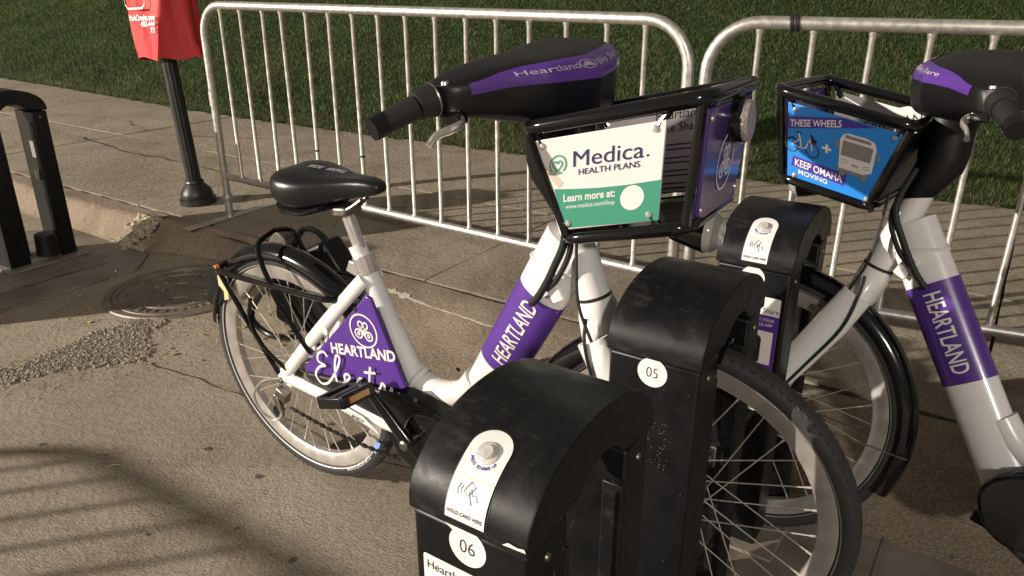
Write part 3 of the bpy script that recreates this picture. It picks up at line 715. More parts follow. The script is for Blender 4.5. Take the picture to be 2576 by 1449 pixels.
# ================================================================ BICYCLES
HUBR = (0., .335); HUBF = (1.11, .388); WR = .333
AX_P = Vector((.889, 0, .762)); AX_D = Vector((.325, 0, -.946)).normalized()
def make_bike(label, mtx, side, steer, sign, hst=0., bst=0., hubx=1.11, boff=(0, 0, 0), broll=0., hoff=(0, 0, 0), hroll=0.):
    """side: lateral sign of the side seen (-1 right, +1 left). steer: wheel/fork rotation about the head axis"""
    root = empty('electric_bicycle', mtx); tag(root, label, 'bicycle', 'docked share bikes')
    HUBF = (hubx, .386)
    RS = Matrix.Translation(AX_P) @ Matrix.Rotation(steer, 4, AX_D) @ Matrix.Translation(-AX_P)
    st = (lambda v: RS @ v) if steer else None
    Y = (0, 1, 0)
    def wheel(name, hub, front, xf):
        c = (hub[0], 0, hub[1]); s = side
        rim = MB(); rim.lathe([(.262, -.009), (.268, -.013), (.298, -.0155), (.3005, -.013), (.294, -.009), (.294, .009), (.3005, .013), (.298, .0155), (.268, .013), (.262, .009)], c, Y, 72, close=True)
        w_ = rim.build(name, M_ALU, root, xf=xf)
        tp = [(.288 + (WR - .288) / 2 * (1 - math.cos(R(a))) , .022 * math.sin(R(a)) * (1.05 if 40 < a < 140 else 1)) for a in range(0, 181, 15)] + [(.288 + (WR - .288) / 2 * (1 - math.cos(R(a))), -.022 * math.sin(R(a))) for a in range(165, 14, -15)]
        tp = []
        for a in range(0, 360, 18):
            q = R(a); tp.append((.3140 + .0195 * math.copysign(abs(math.cos(q)) ** .8, math.cos(q)), .0225 * math.copysign(abs(math.sin(q)) ** .85, math.sin(q))))
        MB().lathe(tp, c, Y, 96, close=True).build('tyre', M_RUBBER, w_, angle=60, xf=xf)
        for s_ in (-1, 1):
            MB().lathe([(.3020, .0196 * s_), (.3042, .0212 * s_)], c, Y, 96).build('reflective_stripe', M_PALE if not front else M_ALU, w_, xf=xf)
        # tread nubs
        td = MB()
        for i in range(110):
            th = 2 * math.pi * i / 110
            for y_, dy in ((.013, .3), (-.013, -.3), (0, 0)):
                rr = .3308 if y_ == 0 else .3276
                rot = Matrix.Rotation(-th, 3, 'Y') @ Matrix.Rotation(dy, 3, 'X')
                td.box((c[0] + rr * math.cos(th), y_, c[2] + rr * math.sin(th)), (.0048, .010, .011), rot)
        td.build('tread', M_RUBBER, w_, smooth=False, xf=xf)
        fl = .047 if front else .030
        hb = MB(); hb.lathe([(0, -.055), (.010, -.055), (.012, -.036), (fl - .004, -.034), (fl, -.033), (fl, -.029), (fl - .004, -.028), (.018, -.026), (.018, .026), (fl - .004, .028), (fl, .029), (fl, .033), (fl - .004, .034), (.012, .036), (.010, .055), (0, .055)], c, Y, 32)
        hb.build('hub', M_STEEL, w_, xf=xf)
        if front:
            hole = MB()
            for i in range(14):
                a = i * 2 * math.pi / 14; rot = Matrix.Rotation(-a, 3, 'Y')
                for s_ in (-1, 1): hole.box((c[0] + .033 * math.cos(a), .0345 * s_, c[2] + .033 * math.sin(a)), (.017, .002, .007), rot)
            hole.build('hub_vent', M_INK, w_, smooth=False, xf=xf)
        for i in range(32):
            s_ = 1 if i % 2 else -1; th = 2 * math.pi * i / 32; a0 = th + (1.15 if (i // 2) % 2 else -1.15)
            p0 = Vector((c[0] + (fl - .003) * math.cos(a0), .031 * s_, c[2] + (fl - .003) * math.sin(a0))); p1 = Vector((c[0] + .265 * math.cos(th), .003 * s_, c[2] + .265 * math.sin(th)))
            MB().tube([p0, p0 + (p1 - p0) * .94, p0 + (p1 - p0) * .945, p1], [.0013, .0013, .0022, .0022], 6).build('spoke', M_SPOKE, w_, xf=xf)
        return w_
    rw = wheel('rear_wheel', HUBR, False, None); fw = wheel('front_wheel', HUBF, True, st)
    # tyre lettering + blue label on rear tyre
    def tyremap(hub, off):
        return lambda a, r: Vector((hub[0] + (.2985 + r) * math.cos(a), side * (.0215 + off), hub[1] + (.2985 + r) * math.sin(a)))
    for k_, (txt, a0) in enumerate((('MARATHON PLUS', -62), ('SCHWALBE', -12))):
        d = D2(); v, f = text2d(txt, .016, .01)
        d.add([((R(a0) + a / .31 * (1 if side < 0 else -1)), b + .001) for a, b in v], f)
        d.build('tyre_lettering', M_PALE, rw, tyremap(HUBR, .0016))
    D2().poly([(R(-33), .002), (R(-24), .002), (R(-24), .016), (R(-33), .016)]).build('tyre_label', M_LTBLUE, rw, tyremap(HUBR, .0018), cut=[(0, .03)])
    # fenders
    def fender(name, hub, a0, a1, xf):
        n = 30; secs = []
        for i in range(n + 1):
            a = R(a0 + (a1 - a0) * i / n); pr = []
            for q in range(-90, 91, 15):
                rr = .322 + .036 * math.cos(R(q)); yy = .031 * math.sin(R(q)); pr.append((hub[0] + rr * math.cos(a), yy, hub[1] + rr * math.sin(a)))
            for q in range(90, -91, -30):
                rr = .320 + .035 * math.cos(R(q)); yy = .0295 * math.sin(R(q)); pr.append((hub[0] + rr * math.cos(a), yy, hub[1] + rr * math.sin(a)))
            secs.append(pr)
        return MB().loft(secs).build(name, M_BLACK, root, angle=50, xf=xf)
    fender('rear_fender', HUBR, 28, 168, None); ff = fender('front_fender', HUBF, 78, 207, st)
    for s_ in (-1, 1):
        MB().tube([(HUBF[0], .050 * s_, HUBF[1]), (HUBF[0] + .352 * math.cos(R(188)), .032 * s_, HUBF[1] + .352 * math.sin(R(188)))], .0022, 6).build('fender_stay', M_STEEL, ff, xf=st)
    # ---- frame
    fr = MB()
    fr.tube(spline([(.268, 0, .745), (.298, 0, .68), (.36, 0, .535), (.415, 0, .42), (.455, 0, .345)], 5), [.021] * 4 + [.0235] * 6 + [.027] * 11, 20)
    frame = fr.build('frame', M_WHITE, root)
    # down tube: big oval, upper end flares to the head tube
    A0 = Vector((.545, 0, .33)); A1 = Vector((.842, 0, .865)); ax = (A1 - A0).normalized(); nrm = Vector((ax.z, 0, -ax.x))  # nrm points forward-down
    def dt(t, ang, off=0., grow=1.):
        wa = .052 + .004 * t; wb = .036 - .003 * t
        return A0 + (A1 - A0) * t + nrm * ((wa + off) * math.cos(ang)) + Vector((0, 1, 0)) * ((wb + off) * math.sin(ang))
    secs = [[dt(t, 2 * math.pi * j / 32) for j in range(32)] for t in np.linspace(0, 1, 14)]
    MB().loft(secs).build('down_tube', M_WHITE, root, angle=50)
    for t_ in (.90,): MB().tube([dt(t_ + .03 * math.cos(2 * math.pi * j / 40), 2 * math.pi * j / 40, .0008) + Vector((random.gauss(0, .0004), 0, random.gauss(0, .0004))) for j in range(40)], .0036, 8, closed=True).build('weld_bead', M_WHITE, root)
    secs = [[dt(t, 2 * math.pi * j / 32, .0012) for j in range(32)] for t in np.linspace(.415, .775, 10)]
    band = MB().loft(secs, caps=False).build('purple_band', M_PURPLE, root, angle=50)
    Ld = (A1 - A0).length
    def dtmap(x, y):  # x along tube (from top or bottom), y round the side
        t = (.455 * Ld + x) / Ld if side < 0 else (.745 * Ld - x) / Ld
        base = R(-90) if side < 0 else R(90)
        ang = base + y / .040 * (-1 if side < 0 else 1)
        return dt(t, ang, .0025)
    v, f = text2d('HEARTLAND', .0365, .012, .84); D = D2(); W = max(a for a, b in v); sc_ = .180 / W
    D.add([(a * sc_, (b - .013)) for a, b in v], f)
    D.build('lettering', M_PALE if side < 0 else M_PALE, band, dtmap, cut=[(1, .004)])
    # head tube, crown ring, fork
    MB().tube([AX_P - AX_D * .19, AX_P - AX_D * .10, AX_P], [.027, .030, .0325], 24).build('head_tube', M_WHITE, root)
    gs = MB()
    gs.loft([[Vector((x, y_, z)) for x, z in ((.800, .86), (.862, .90), (.885, .79), (.832, .745))] for y_ in (-.016, .016)]); gs.build('gusset', M_WHITE, root, bevel=.012, seg=4)
    MB().lathe([(.0325, -.003), (.0340, -.002), (.0340, .002), (.0325, .003)], AX_P, AX_D, 28).build('headset_ring', M_INK, root)
    # cable box with lid
    MB().box((.822, side * .038, .775), (.030, .010, .055), Matrix.Rotation(R(-30), 3, 'Y')).build('cable_port', M_WHITE, root, bevel=.004)
    for sgn in (1, -1): MB().lathe([(0, .002), (.003, .0015), (.0035, 0)], (.822 + sgn * .010, side * .0435, .775 + sgn * .017), (0, side, 0), 10).build('screw', M_STEEL, root)
    cr = MB(); cr.loft([[Vector(AX_P) + AX_D * dd + Vector((AX_D.z * -1 * a, b, AX_D.x * a)) for a, b in [(.034 * math.cos(R(q)) * ka, kb * math.sin(R(q))) for q in range(0, 360, 15)]] for dd, ka, kb in ((.004, 1, .034), (.03, 1.05, .052), (.07, 1.05, .066), (.085, .9, .066))])
    fork = cr.build('fork', M_WHITE, root, angle=50, xf=st)
    for s_ in (-1, 1):
        p = [Vector((.915, .058 * s_, .70)), Vector((.955, .061 * s_, .632)), Vector((.955 + (HUBF[0] - .955) * .42, .062 * s_, .53)), Vector((.955 + (HUBF[0] - .955) * .77, .062 * s_, .445)), Vector((HUBF[0], .062 * s_, HUBF[1]))]
        MB().tube(p, [.034, .037, .034, .027, .020], 18, flat=(1.0, .55), up=(.85, 0, .52)).build('fork_leg', M_WHITE, fork, xf=st)
        MB().tube([(.99, .052 * s_, .66), (1.0, .046 * s_, .63)], .006, 8).build('brake_boss', M_STEEL, fork, xf=st)
    # brake calliper wires behind the fork
    MB().tube(spline([(.905, side * .065, .745), (.91, side * .080, .70), (.935, side * .082, .62), (1.0, side * .078, .52), (1.06, side * .075, .43)], 5), .0035, 8).build('brake_cable', M_INK, fork, xf=st)
    # step-through tube
    MB().tube(spline([(.405, 0, .445), (.440, 0, .424), (.500, 0, .416), (.56, 0, .44), (.60, 0, .49)], 6), [.030] * 6 + [.032] * 19, 20).build('step_tube', M_WHITE, root)
    MB().lathe([(.031, -.006), (.0345, -.002), (.0345, .002), (.031, .006)], (.424, 0, .434), (.85, 0, -.5), 24).build('weld_bead', M_WHITE, root)
    for s_ in (-1, 1):
        MB().tube(spline([(.300, .022 * s_, .672), (.262, .040 * s_, .628), (.13, .058 * s_, .485), (.012, .068 * s_, .352)], 6), [.0155] * 19, 16, flat=(1.15, .8), up=(.75, 0, -.65)).build('seat_stay', M_WHITE, root)
        MB().tube(spline([(.0, .068 * s_, .345), (.14, .066 * s_, .332), (.30, .062 * s_, .318), (.40, .056 * s_, .31)], 5), [.016] * 16, 14, flat=(1.1, .75)).build('chain_stay', M_WHITE, root)
        MB().prism([(-.022, .325), (.03, .315), (.05, .36), (.02, .385), (-.012, .36)], lambda x, z: (x, .064 * s_, z), lambda x, z: (x, .072 * s_, z)).build('dropout', M_WHITE, root, bevel=.003)
        MB().lathe([(0, .012), (.006, .012), (.009, .008), (.010, 0)], (0, .072 * s_, .335), (0, s_, 0), 12).build('axle_nut', M_STEEL, root)
        pan = MB().prism([(.338, .655), (.352, .650), (.432, .440), (.42, .432), (.085, .378), (.080, .390)], lambda x, z: (x if s_ == side else x * .9, (.050 if s_ == side else .008) * s_, z), lambda x, z: (x if s_ == side else x * .9, (.060 if s_ == side else .014) * s_, z)).build('side_panel', M_PURPLE, root, bevel=.003)
        cov = MB().prism([(.080, .366), (.10, .352), (.27, .332), (.345, .300), (.40, .245), (.445, .222), (.50, .225), (.555, .26), (.590, .32), (.585, .375), (.545, .408), (.490, .425), (.44, .430), (.41, .426), (.09, .382)], lambda x, z: (x, .030 * s_, z if s_ == side else min(z, .345)), lambda x, z: (x, (.078 if x > .36 else .0655) * s_, z if s_ == side else min(z, .345))).build('motor_cover', M_PLAST, root, bevel=.010, seg=4)
        dz_ = 0 if s_ == side else -.05
        MB().prism([*[(.516 + .086 * math.cos(R(q)) + .004 * math.sin(R(3 * q)), .330 + .080 * math.sin(R(q))) for q in range(0, 360, 15)]], lambda x, z: (x, .070 * s_, z + dz_), lambda x, z: (x, .086 * s_, z + dz_)).build('motor_dome', M_BLACK, root, bevel=.012, seg=4)
        MB().lathe([(0, .003), (.005, .0025), (.006, 0)], (.478, .0785 * s_, .433), (0, s_, 0), 12).build('screw', M_STEEL, root)
        MB().prism([(.175, .330), (.33, .300), (.352, .288), (.345, .300), (.30, .327), (.20, .345)], lambda x, z: (x, .079 * s_, z), lambda x, z: (x, .083 * s_, z)).build('maker_plate', M_WHITE, root, bevel=.002)
        # rivets
        for x, z in ((.17, .515), (.115, .455)): MB().lathe([(0, .004), (.008, .003), (.010, 0)], (x + .018, .062 * s_, z + .008), (0, s_, 0), 12).build('rivet', M_WHITE, root)
    # ---- printing on the seen side panel
    def sp(off):
        if side < 0: return lambda x, y: Vector((x, -(.0602 + off), y))
        return lambda x, y: Vector((.42 - (x - .08), .0602 + off, y))
    def cvm(off):
        if side < 0: return lambda x, y: Vector((x, -(.0660 + off), y))
        return lambda x, y: Vector((.42 - (x - .08), .0660 + off, y))
    d = D2(); share_logo(d, .318, .560, .042, .0042); d.build('logo', M_PALE, root, sp(.0012))
    v, f = text2d('HEARTLAND', .040, .03, .9); W = max(a for a, b in v); d = D2(); d.add([(.196 + a * .215 / W, .468 + b + .17 * a * .215 / W) for a, b in v], f); d.build('lettering', M_PALE, root, sp(.0012))
    d = D2(); q = lambda x, y: (.150 + x * .0255, .364 + y * .0205 + .13 * x * .0255)
    wst = .0066
    for pts in ([(1.5, 4.3), (1.0, 4.9), (.2, 4.4), (.1, 3.4), (1.0, 3.0), (.1, 2.6), (-.6, 1.4), (.0, .3), (1.0, .5), (1.9, 1.6)],
                [(1.9, 1.6), (2.9, 3.4), (3.2, 4.5), (2.8, 4.7), (2.4, 3.4), (2.3, 1.4), (2.8, .7), (3.5, 1.2)],
                [(3.5, 1.2), (4.2, 1.9), (4.1, 2.4), (3.6, 2.2), (3.6, 1.2), (4.2, .7), (5.0, 1.2), (5.6, 2.2)],
                [(6.2, 2.1), (5.6, 2.2), (5.3, 1.4), (5.8, .8), (6.6, 1.4)],
                [(7.2, 4.1), (6.9, 2.4), (6.9, 1.2), (7.5, .8), (8.2, 1.5), (8.5, 2.2), (8.8, 1.9), (8.7, 1.0), (9.2, .8), (9.7, 1.9), (9.6, 1.0), (10.0, .8), (10.6, 1.4)],
                [(6.3, 3.2), (7.8, 3.4)]):
        d.curve([q(*p) for p in pts], wst)
    d.build('script_lettering', M_PALE, root, cvm(.0034))
    d = D2(); d.text('BOSCH', .262, .3150, .0125, .02, 1., ky=-.10); d.ring(.250, .3205, .0052, .0011, 20); d.build('maker_lettering', M_INK, root, (lambda x, y: Vector((x, -.0838, y))) if side < 0 else (lambda x, y: Vector((.514 - x, .0838, y))))
    D2().disc(.300, .612, .0055).build('bolt_hole', M_INK, root, sp(.0012))
    # info sticker on the seat tube
    sm = lambda off: (lambda x, y: Vector((.385 + .42 * -y + x * .8, side * (.0285 + off) , .468 + y)))
    sg = D2(); sg.poly([(-.010, -.022), (.010, -.022), (.010, .022), (-.010, .022)]).build('info_sticker', mat('sticker silver', (.5, .48, .45), .4), root, sm(.0))
    d = D2()
    for i in range(9): d.poly([(-.008, .017 - i * .0042), (.007, .017 - i * .0042), (.007, .0185 - i * .0042), (-.008, .0185 - i * .0042)])
    d.build('fine_print', M_INK, root, sm(.0008))
    # ---- crank, pedals, chain
    BB = (.462, .325)
    for s_, an in ((-1, 130), (1, -50)):
        if side > 0: an += 187
        a = R(an); pe = Vector((BB[0] + .170 * math.cos(a), .112 * s_, BB[1] + .170 * math.sin(a)))
        MB().tube([(BB[0], .104 * s_, BB[1]), (BB[0] + .02 * math.cos(a), .105 * s_, BB[1] + .02 * math.sin(a)), pe, pe + (pe - Vector((BB[0], .112 * s_, BB[1]))).normalized() * .012], [.021, .0185, .0145, .0125], 14, flat=(1, .6), up=(math.sin(a), 0, -math.cos(a))).build('crank_arm', M_BLACK, root)
        MB().lathe([(0, .122), (.009, .122), (.013, .119), (.0135, .08), (.02, .078)], (BB[0], 0, BB[1]), (0, s_, 0), 20).build('crank_bolt', M_STEEL, root)
        rot = Matrix.Rotation(R(-18), 3, 'Y') @ Matrix.Rotation(R(6) * s_, 3, 'X')
        cpe = pe + Vector((0, .058 * s_, 0))
        pd = MB(); pd.box(cpe + rot @ Vector((.036, 0, 0)), (.018, .094, .030), rot); pd.box(cpe + rot @ Vector((-.036, 0, 0)), (.018, .094, .030), rot); pd.box(cpe + rot @ Vector((0, .044 * s_, 0)), (.080, .012, .026), rot); pd.box(cpe + rot @ Vector((0, -.040 * s_, 0)), (.080, .014, .028), rot); pd.box(cpe, (.022, .09, .024), rot)
        pdl = pd.build('pedal', M_PLAST, root, bevel=.003)
        for k_ in (-1, 1): MB().box(cpe + rot @ Vector((.0462 * k_, 0, 0)), (.003, .058, .014), rot).build('pedal_reflector', M_AMBER, pdl)
    ch = MB(); A_, B_ = Vector((.035, -.084, .262)), Vector((.405, -.084, .245)); nl = 31
    for i in range(nl):
        p = A_ + (B_ - A_) * (i / (nl - 1)) + Vector((0, 0, -.012 * math.sin(math.pi * i / (nl - 1)))); ch.box(p, (.0135, .0065 if i % 2 else .0035, .0085 if i % 2 else .006), Matrix.Rotation(R(3), 3, 'Y'))
    ch.build('chain', M_IRON, root, smooth=False)
    # derailleur and guard
    dr = MB(); dr.box((.012, -.088, .300), (.040, .022, .032), Matrix.Rotation(R(25), 3, 'Y')); dr.box((-.01, -.090, .268), (.018, .014, .055), Matrix.Rotation(R(-20), 3, 'Y'))
    dr.build('derailleur', M_STEEL, root, bevel=.004)
    for x, z in ((.0, .285), (-.022, .235)): MB().lathe([(0, .004), (.018, .004), (.020, .002), (.020, -.002), (.018, -.004), (0, -.004)], (x, -.086, z), Y, 16).build('jockey_wheel', M_PLAST, root)
    MB().tube(spline([(.005, -.082, .345), (-.045, -.100, .330), (-.085, -.108, .280), (-.070, -.108, .232), (-.030, -.100, .212), (.0, -.095, .235), (-.005, -.094, .265)], 6), .0035, 8).build('derailleur_guard', M_CHROME, root)
    # ---- saddle, post, clamp
    secs = []
    for x, wy, zt, zb_ in ((.068, .045, .905, .862), (.080, .072, .915, .840), (.105, .088, .922, .828), (.145, .092, .921, .822), (.19, .080, .916, .832), (.235, .055, .914, .848), (.285, .034, .916, .862), (.33, .027, .917, .872), (.36, .022, .912, .880), (.374, .012, .904, .888)):
        pr = []
        for j in range(28):
            a = 2 * math.pi * j / 28; cc, ss = math.cos(a), math.sin(a); k = .72
            yy = wy * math.copysign(abs(cc) ** k, cc); hh = (zt - zb_) / 2; zz = (zt + zb_) / 2 + hh * math.copysign(abs(ss) ** k, ss)
            if ss > .3: zz -= .007 * (1 - abs(cc)) * (1 if x < .3 else .3)
            pr.append((x, yy, zz))
        secs.append(pr)
    sd = MB().loft(secs).build('saddle', M_VINYL, root, angle=70)
    md = sd.modifiers.new('sub', 'SUBSURF'); md.levels = 1; md.render_levels = 2
    secs = []
    for x, wy, z1 in ((.085, .066, .836), (.12, .082, .827), (.17, .078, .828), (.215, .055, .842)): secs.append([(x, wy * math.cos(R(a)), z1 + .012 * math.sin(R(a)) - .004) for a in range(0, 360, 20)])
    MB().loft(secs).build('saddle_base', M_PLAST, sd)
    d = D2(); v, f = text2d('RIDE   RIGHT', .026, .02, .95); W = max(a for a, b in v); d.add([(a - W / 2, b - .010) for a, b in v], f)
    d.build('lettering', M_PALE2, sd, lambda x, y: Vector((.205 - x * .8 * -side * -1 if side < 0 else .205 + x * .8, (y * .9 + .0) * (1 if side < 0 else -1) * -1 - .0, .9165 + .001)))
    P0 = Vector((.245, 0, .832)); P1 = Vector((.298, 0, .68))
    MB().tube([P0 + (P1 - P0) * .06, P1], .0152, 20).build('seat_post', M_CHROME, root)
    for y_ in (-.022, .022): MB().tube(spline([(.13, y_, .836), (.19, y_, .830), (.26, y_, .832), (.31, y_ * .5, .862)], 5), .0038, 8).build('saddle_rail', M_STEEL, root)
    MB().box(P0 + Vector((.002, 0, -.004)), (.050, .058, .022), Matrix.Rotation(R(-8), 3, 'Y')).build('post_clamp', M_STEEL, root, bevel=.005)
    q = P0 + (P1 - P0) * .86; axd = (P1 - P0).normalized()
    cl = MB(); cl.lathe([(.0155, -.022), (.0265, -.022), (.0265, .022), (.0155, .022)], q, axd, 28, close=True); cl.box(q + Vector((-.032, side * .012, -.012)), (.034, .010, .030), Matrix.Rotation(R(15), 3, 'Y'), taper=.7); cl.build('seat_clamp', M_CHROME, root, bevel=.0015)
    # ---- rear rack
    rk = MB()
    for s_ in (-1, 1):
        rk.tube(spline([(.245, .030 * s_, .612), (.215, .062 * s_, .616), (.16, .068 * s_, .614), (-.10, .068 * s_, .606), (-.20, .062 * s_, .602), (-.225, .03 * s_, .602)], 5), .0075, 10)
        rk.tube([(-.195, .064 * s_, .602), (-.10, .070 * s_, .47), (-.005, .075 * s_, .352)], .0068, 10)
        rk.tube(spline([(.02, .070 * s_, .60), (.045, .072 * s_, .56), (.115, .072 * s_, .47), (.135, .070 * s_, .452)], 4), .0068, 10)
        rk.tube(spline([(.02, .068 * s_, .61), (-.005, .066 * s_, .66), (-.02, .055 * s_, .71), (-.022, .0, .728)], 5), .0068, 10)
        rk.tube(spline([(-.06, .080 * s_, .56), (-.075, .082 * s_, .50), (-.05, .080 * s_, .43), (.03, .076 * s_, .375)], 5), .005, 8)
    rack = rk.build('rear_rack', M_BLACK, root)
    MB().tube([(-.225, -.035, .602), (-.225, .035, .602)], .0075, 10).build('rack_crossbar', M_BLACK, rack)
    MB().lathe([(.0075, -.006), (.0105, -.005), (.0105, .005), (.0075, .006)], (-.214, side * .056, .603), (.3, 1, 0), 12).build('orange_tie', M_ORANGE, rack)
    MB().prism([(-.255, .565), (-.215, .585), (-.225, .500), (-.245, .492), (-.240, .520), (-.258, .535)], lambda x, z: (x, side * .030 - .003, z), lambda x, z: (x, side * .030 + .003, z)).build('broken_reflector', M_YELLOW, rack)
    MB().prism([(-.345, .46), (-.30, .58), (-.24, .60), (-.235, .50), (-.30, .45)], lambda x, z: (x, -.028, z), lambda x, z: (x, .028, z)).build('mud_flap', M_PLAST, root, bevel=.006)
    # ---- basket (own frame: fixed to the front of the frame)
    yb = .140
    T = lambda y_: [(.832, y_, 1.098), (1.130, y_, 1.168)]
    bk = MB()
    loop = []
    c4 = [(.835, -yb, 1.098), (1.128, -yb, 1.168), (1.128, yb, 1.168), (.835, yb, 1.098)]
    def rounded(cs, r):
        out = []
        m = len(cs)
        for i in range(m):
            p = Vector(cs[i]); a = (Vector(cs[i - 1]) - p).normalized(); b = (Vector(cs[(i + 1) % m]) - p).normalized()
            for k in range(7):
                t = k / 6; s_ = p + a * r * (1 - t) ** 2 + b * r * t ** 2; out.append(s_)
        return out
    bk.tube(rounded(c4, .035), .0125, 12, closed=True)
    c4b = [(.905, -yb + .012, .922), (1.112, -yb + .012, .972), (1.112, yb - .012, .972), (.905, yb - .012, .922)]
    bk.tube(rounded(c4b, .035), .0105, 12, closed=True)
    for s_ in (-1, 1):
        bk.tube([(1.118, s_ * (yb - .004), 1.16), (1.108, s_ * (yb - .016), .975)], .008, 8)
        bk.tube([(.842, s_ * (yb - .004), 1.09), (.910, s_ * (yb - .014), .93)], .008, 8)
    basket = bk.build('basket', M_BLACK, root)
    MB().box((1.005, 0, .951), (.20, 2 * yb - .05, .006), Matrix.Rotation(R(-13.5), 3, 'Y')).build('basket_floor', M_BLACK, basket)
    MB().box((.868, 0, 1.01), (.006, 2 * yb - .05, .15), Matrix.Rotation(R(-22), 3, 'Y')).build('basket_back', M_PLAST, basket)
    MB().prism([(-yb + .012, 1.150), (yb - .012, 1.150), (yb - .030, .985), (.05, .965), (-.05, .965), (-yb + .030, .985)], lambda y_, z: (1.121 + (z - 1.15) * .05, y_, z), lambda y_, z: (1.129 + (z - 1.15) * .05, y_, z)).build('front_panel', M_PURPLE_D, basket, bevel=.006)
    fpm = lambda off: (lambda x, y: Vector((1.1295 + (y - 1.15) * .05 + off, x * (1 if side else 1), y)))
    d = D2(); share_logo(d, .0, 1.055, .045, .0042); d.build('logo', M_PALE, basket, fpm(.0012))
    MB().lathe([(.0, .030), (.030, .028), (.034, .022), (.034, .018)], (1.127, .02, 1.118), (1, 0, .05), 28).build('reflector', M_REFL, basket)
    MB().lathe([(.036, .020), (.037, .018), (.037, 0)], (1.127, .02, 1.118), (1, 0, .05), 28).build('reflector_housing', M_BLACK, basket)
    hl = MB(); hl.lathe([(0, -.075), (.018, -.07), (.026, -.05), (.034, -.01), (.036, .005)], (1.105, 0, .935), (1, 0, -.05), 28); hl.build('headlight_housing', M_BLACK, basket)
    MB().lathe([(.035, .002), (.033, .016), (.022, .028), (0, .032)], (1.105, 0, .935), (1, 0, -.05), 28).build('headlight_lens', M_LENS, basket)
    MB().lathe([(.030, -.002), (.012, -.02), (0, -.022)], (1.105, 0, .935), (1, 0, -.05), 24).build('headlight_bowl', M_CHROME, basket)
    for y_, z in ((-yb + .028, 1.135), (yb - .028, 1.135), (-yb + .040, .995), (yb - .040, .995)): MB().lathe([(0, .004), (.0045, .003), (.0055, 0)], (1.1285 + (z - 1.15) * .05, y_, z), (1, 0, .05), 10).build('screw', M_CHROME, basket)
    # side signs
    tl, tr, br, bl = (.852, 1.080), (1.070, 1.132), (1.066, .978), (.907, .938)
    if sign != 'white': tl, tr, br, bl = (.852, 1.082), (1.098, 1.141), (1.092, .970), (.905, .926)
    for s_ in (-1, 1):
        seen = s_ == side
        plate = MB().prism([tl, tr, br, bl], lambda x, z: (x, s_ * (yb - .004 - (1.13 - z) * .06), z), lambda x, z: (x, s_ * (yb + .001 - (1.13 - z) * .06), z))
        so = plate.build('side_sign', (M_SIGNW if sign == 'white' else M_BLUE) if seen else M_PANEL, basket, bevel=.0015)
        for p in (tl, tr, br, bl):
            cx, cz = (tl[0] + br[0]) / 2, (tl[1] + br[1]) / 2
            px, pz = p[0] + (cx - p[0]) * .14, p[1] + (cz - p[1]) * .14
            MB().lathe([(0, .004), (.004, .0035), (.0055, .002), (.006, 0)], (px, s_ * (yb + .001 - (1.13 - pz) * .06), pz), (0, s_, 0), 12).build('screw', M_CHROME, so)
            MB().tube([(px, s_ * (yb - .003 - (1.13 - pz) * .06), pz), (p[0] + (p[0] - cx) * .03, s_ * (yb - .006 - (1.13 - p[1]) * .06), p[1] + (.016 if p[1] > 1.02 else -.014))], .006, 8).build('sign_bracket', M_BLACK, so)
        if not seen:   # inner face carries print seen through the basket
            inn = lambda off: (lambda x, y: Vector((x if side < 0 else .852 + 1.068 - x, s_ * (yb - .0045 - off - (1.13 - y) * .06), y)))
            d = D2(); d.poly([(.86, 1.078), (1.064, 1.126), (1.062, .985), (.91, .948)])
            d.build('inner_label', M_PANEL, so, inn(.0012))
            d = D2()
            if sign == 'white':
                d.text('Heartland', .958, 1.090, .023, .0, .92, ky=.20); d.text('Bike Share', .962, 1.068, .022, .0, .92, ky=.20)
                for i in range(9):
                    yy = 1.05 - i * .0085 - (.007 if i > 1 else 0) - (.007 if i > 3 else 0) - (.006 if i > 5 else 0); ww = .055 - .003 * i
                    d.poly([(.998 - ww, yy - ww * .2), (.998 + ww, yy + ww * .2), (.998 + ww, yy + .0022 + ww * .2), (.998 - ww, yy + .0022 - ww * .2)])
            else: d.text('HEARTLAND', .875, 1.040, .034, .0, .9, ky=-.05 + .26)
            d.build('lettering', M_INK, so, inn(.002))
        else:
            X = Vector((tr[0] - tl[0], 0, tr[1] - tl[1])); k = X.length; X.normalize()
            if side < 0:
                base = Vector((tl[0], 0, tl[1]))
                def sm_(off): return lambda x, y: (lambda p: Vector((p.x, s_ * (yb + .0012 + off - (1.13 - p.z) * .06), p.z)))(base + X * x + Vector((0, 0, y)))
            else:
                base = Vector((tr[0], 0, tr[1]))
                def sm_(off): return lambda x, y: (lambda p: Vector((p.x, s_ * (yb + .0012 + off - (1.13 - p.z) * .06), p.z)))(base - X * x + Vector((0, 0, y)))
            S = k / 340.   # sign drawn in photo-like units, 340 wide, y down negative
            def fit(D, txt, x, y, wid, cap, bold=.01, sl=0.):
                v, f = text2d(txt, 1., bold); w0 = max(p[0] for p in v); D.add([U(x + p[0] / w0 * wid, y + p[1] / .73 * cap + sl * p[0] / w0 * wid) for p in v], f)
            if sign == 'white':
                S = k / 340.; U = lambda x, y: (x * S, y * S * .88)
                d = D2(); low = [(57, -144), (110, -150), (180, -155), (250, -156), (337, -153), (334, -262), (88, -262)]
                d.poly([U(*p) for p in low]); d.build('teal_field', M_TEAL, so, sm_(.0006))
                D2().poly([U(*p) for p in ((3, -8), (12, -34), (34, -80), (82, -128), (70, -143), (50, -118), (26, -72))]).build('beige_stroke', M_BEIGE, so, sm_(.0005))  # narrow beige sliver down from the sign's upper left corner
                d = D2(); fit(d, 'Medica', 104, -88, 186, 46, .0); d.disc(*U(300, -84), 3 * S, 14); d.build('lettering', M_NAVY, so, sm_(.0008))
                d = D2(); fit(d, 'HEALTH PLANS', 122, -112, 160, 17, .006); d.build('lettering', M_NAVY, so, sm_(.0008))
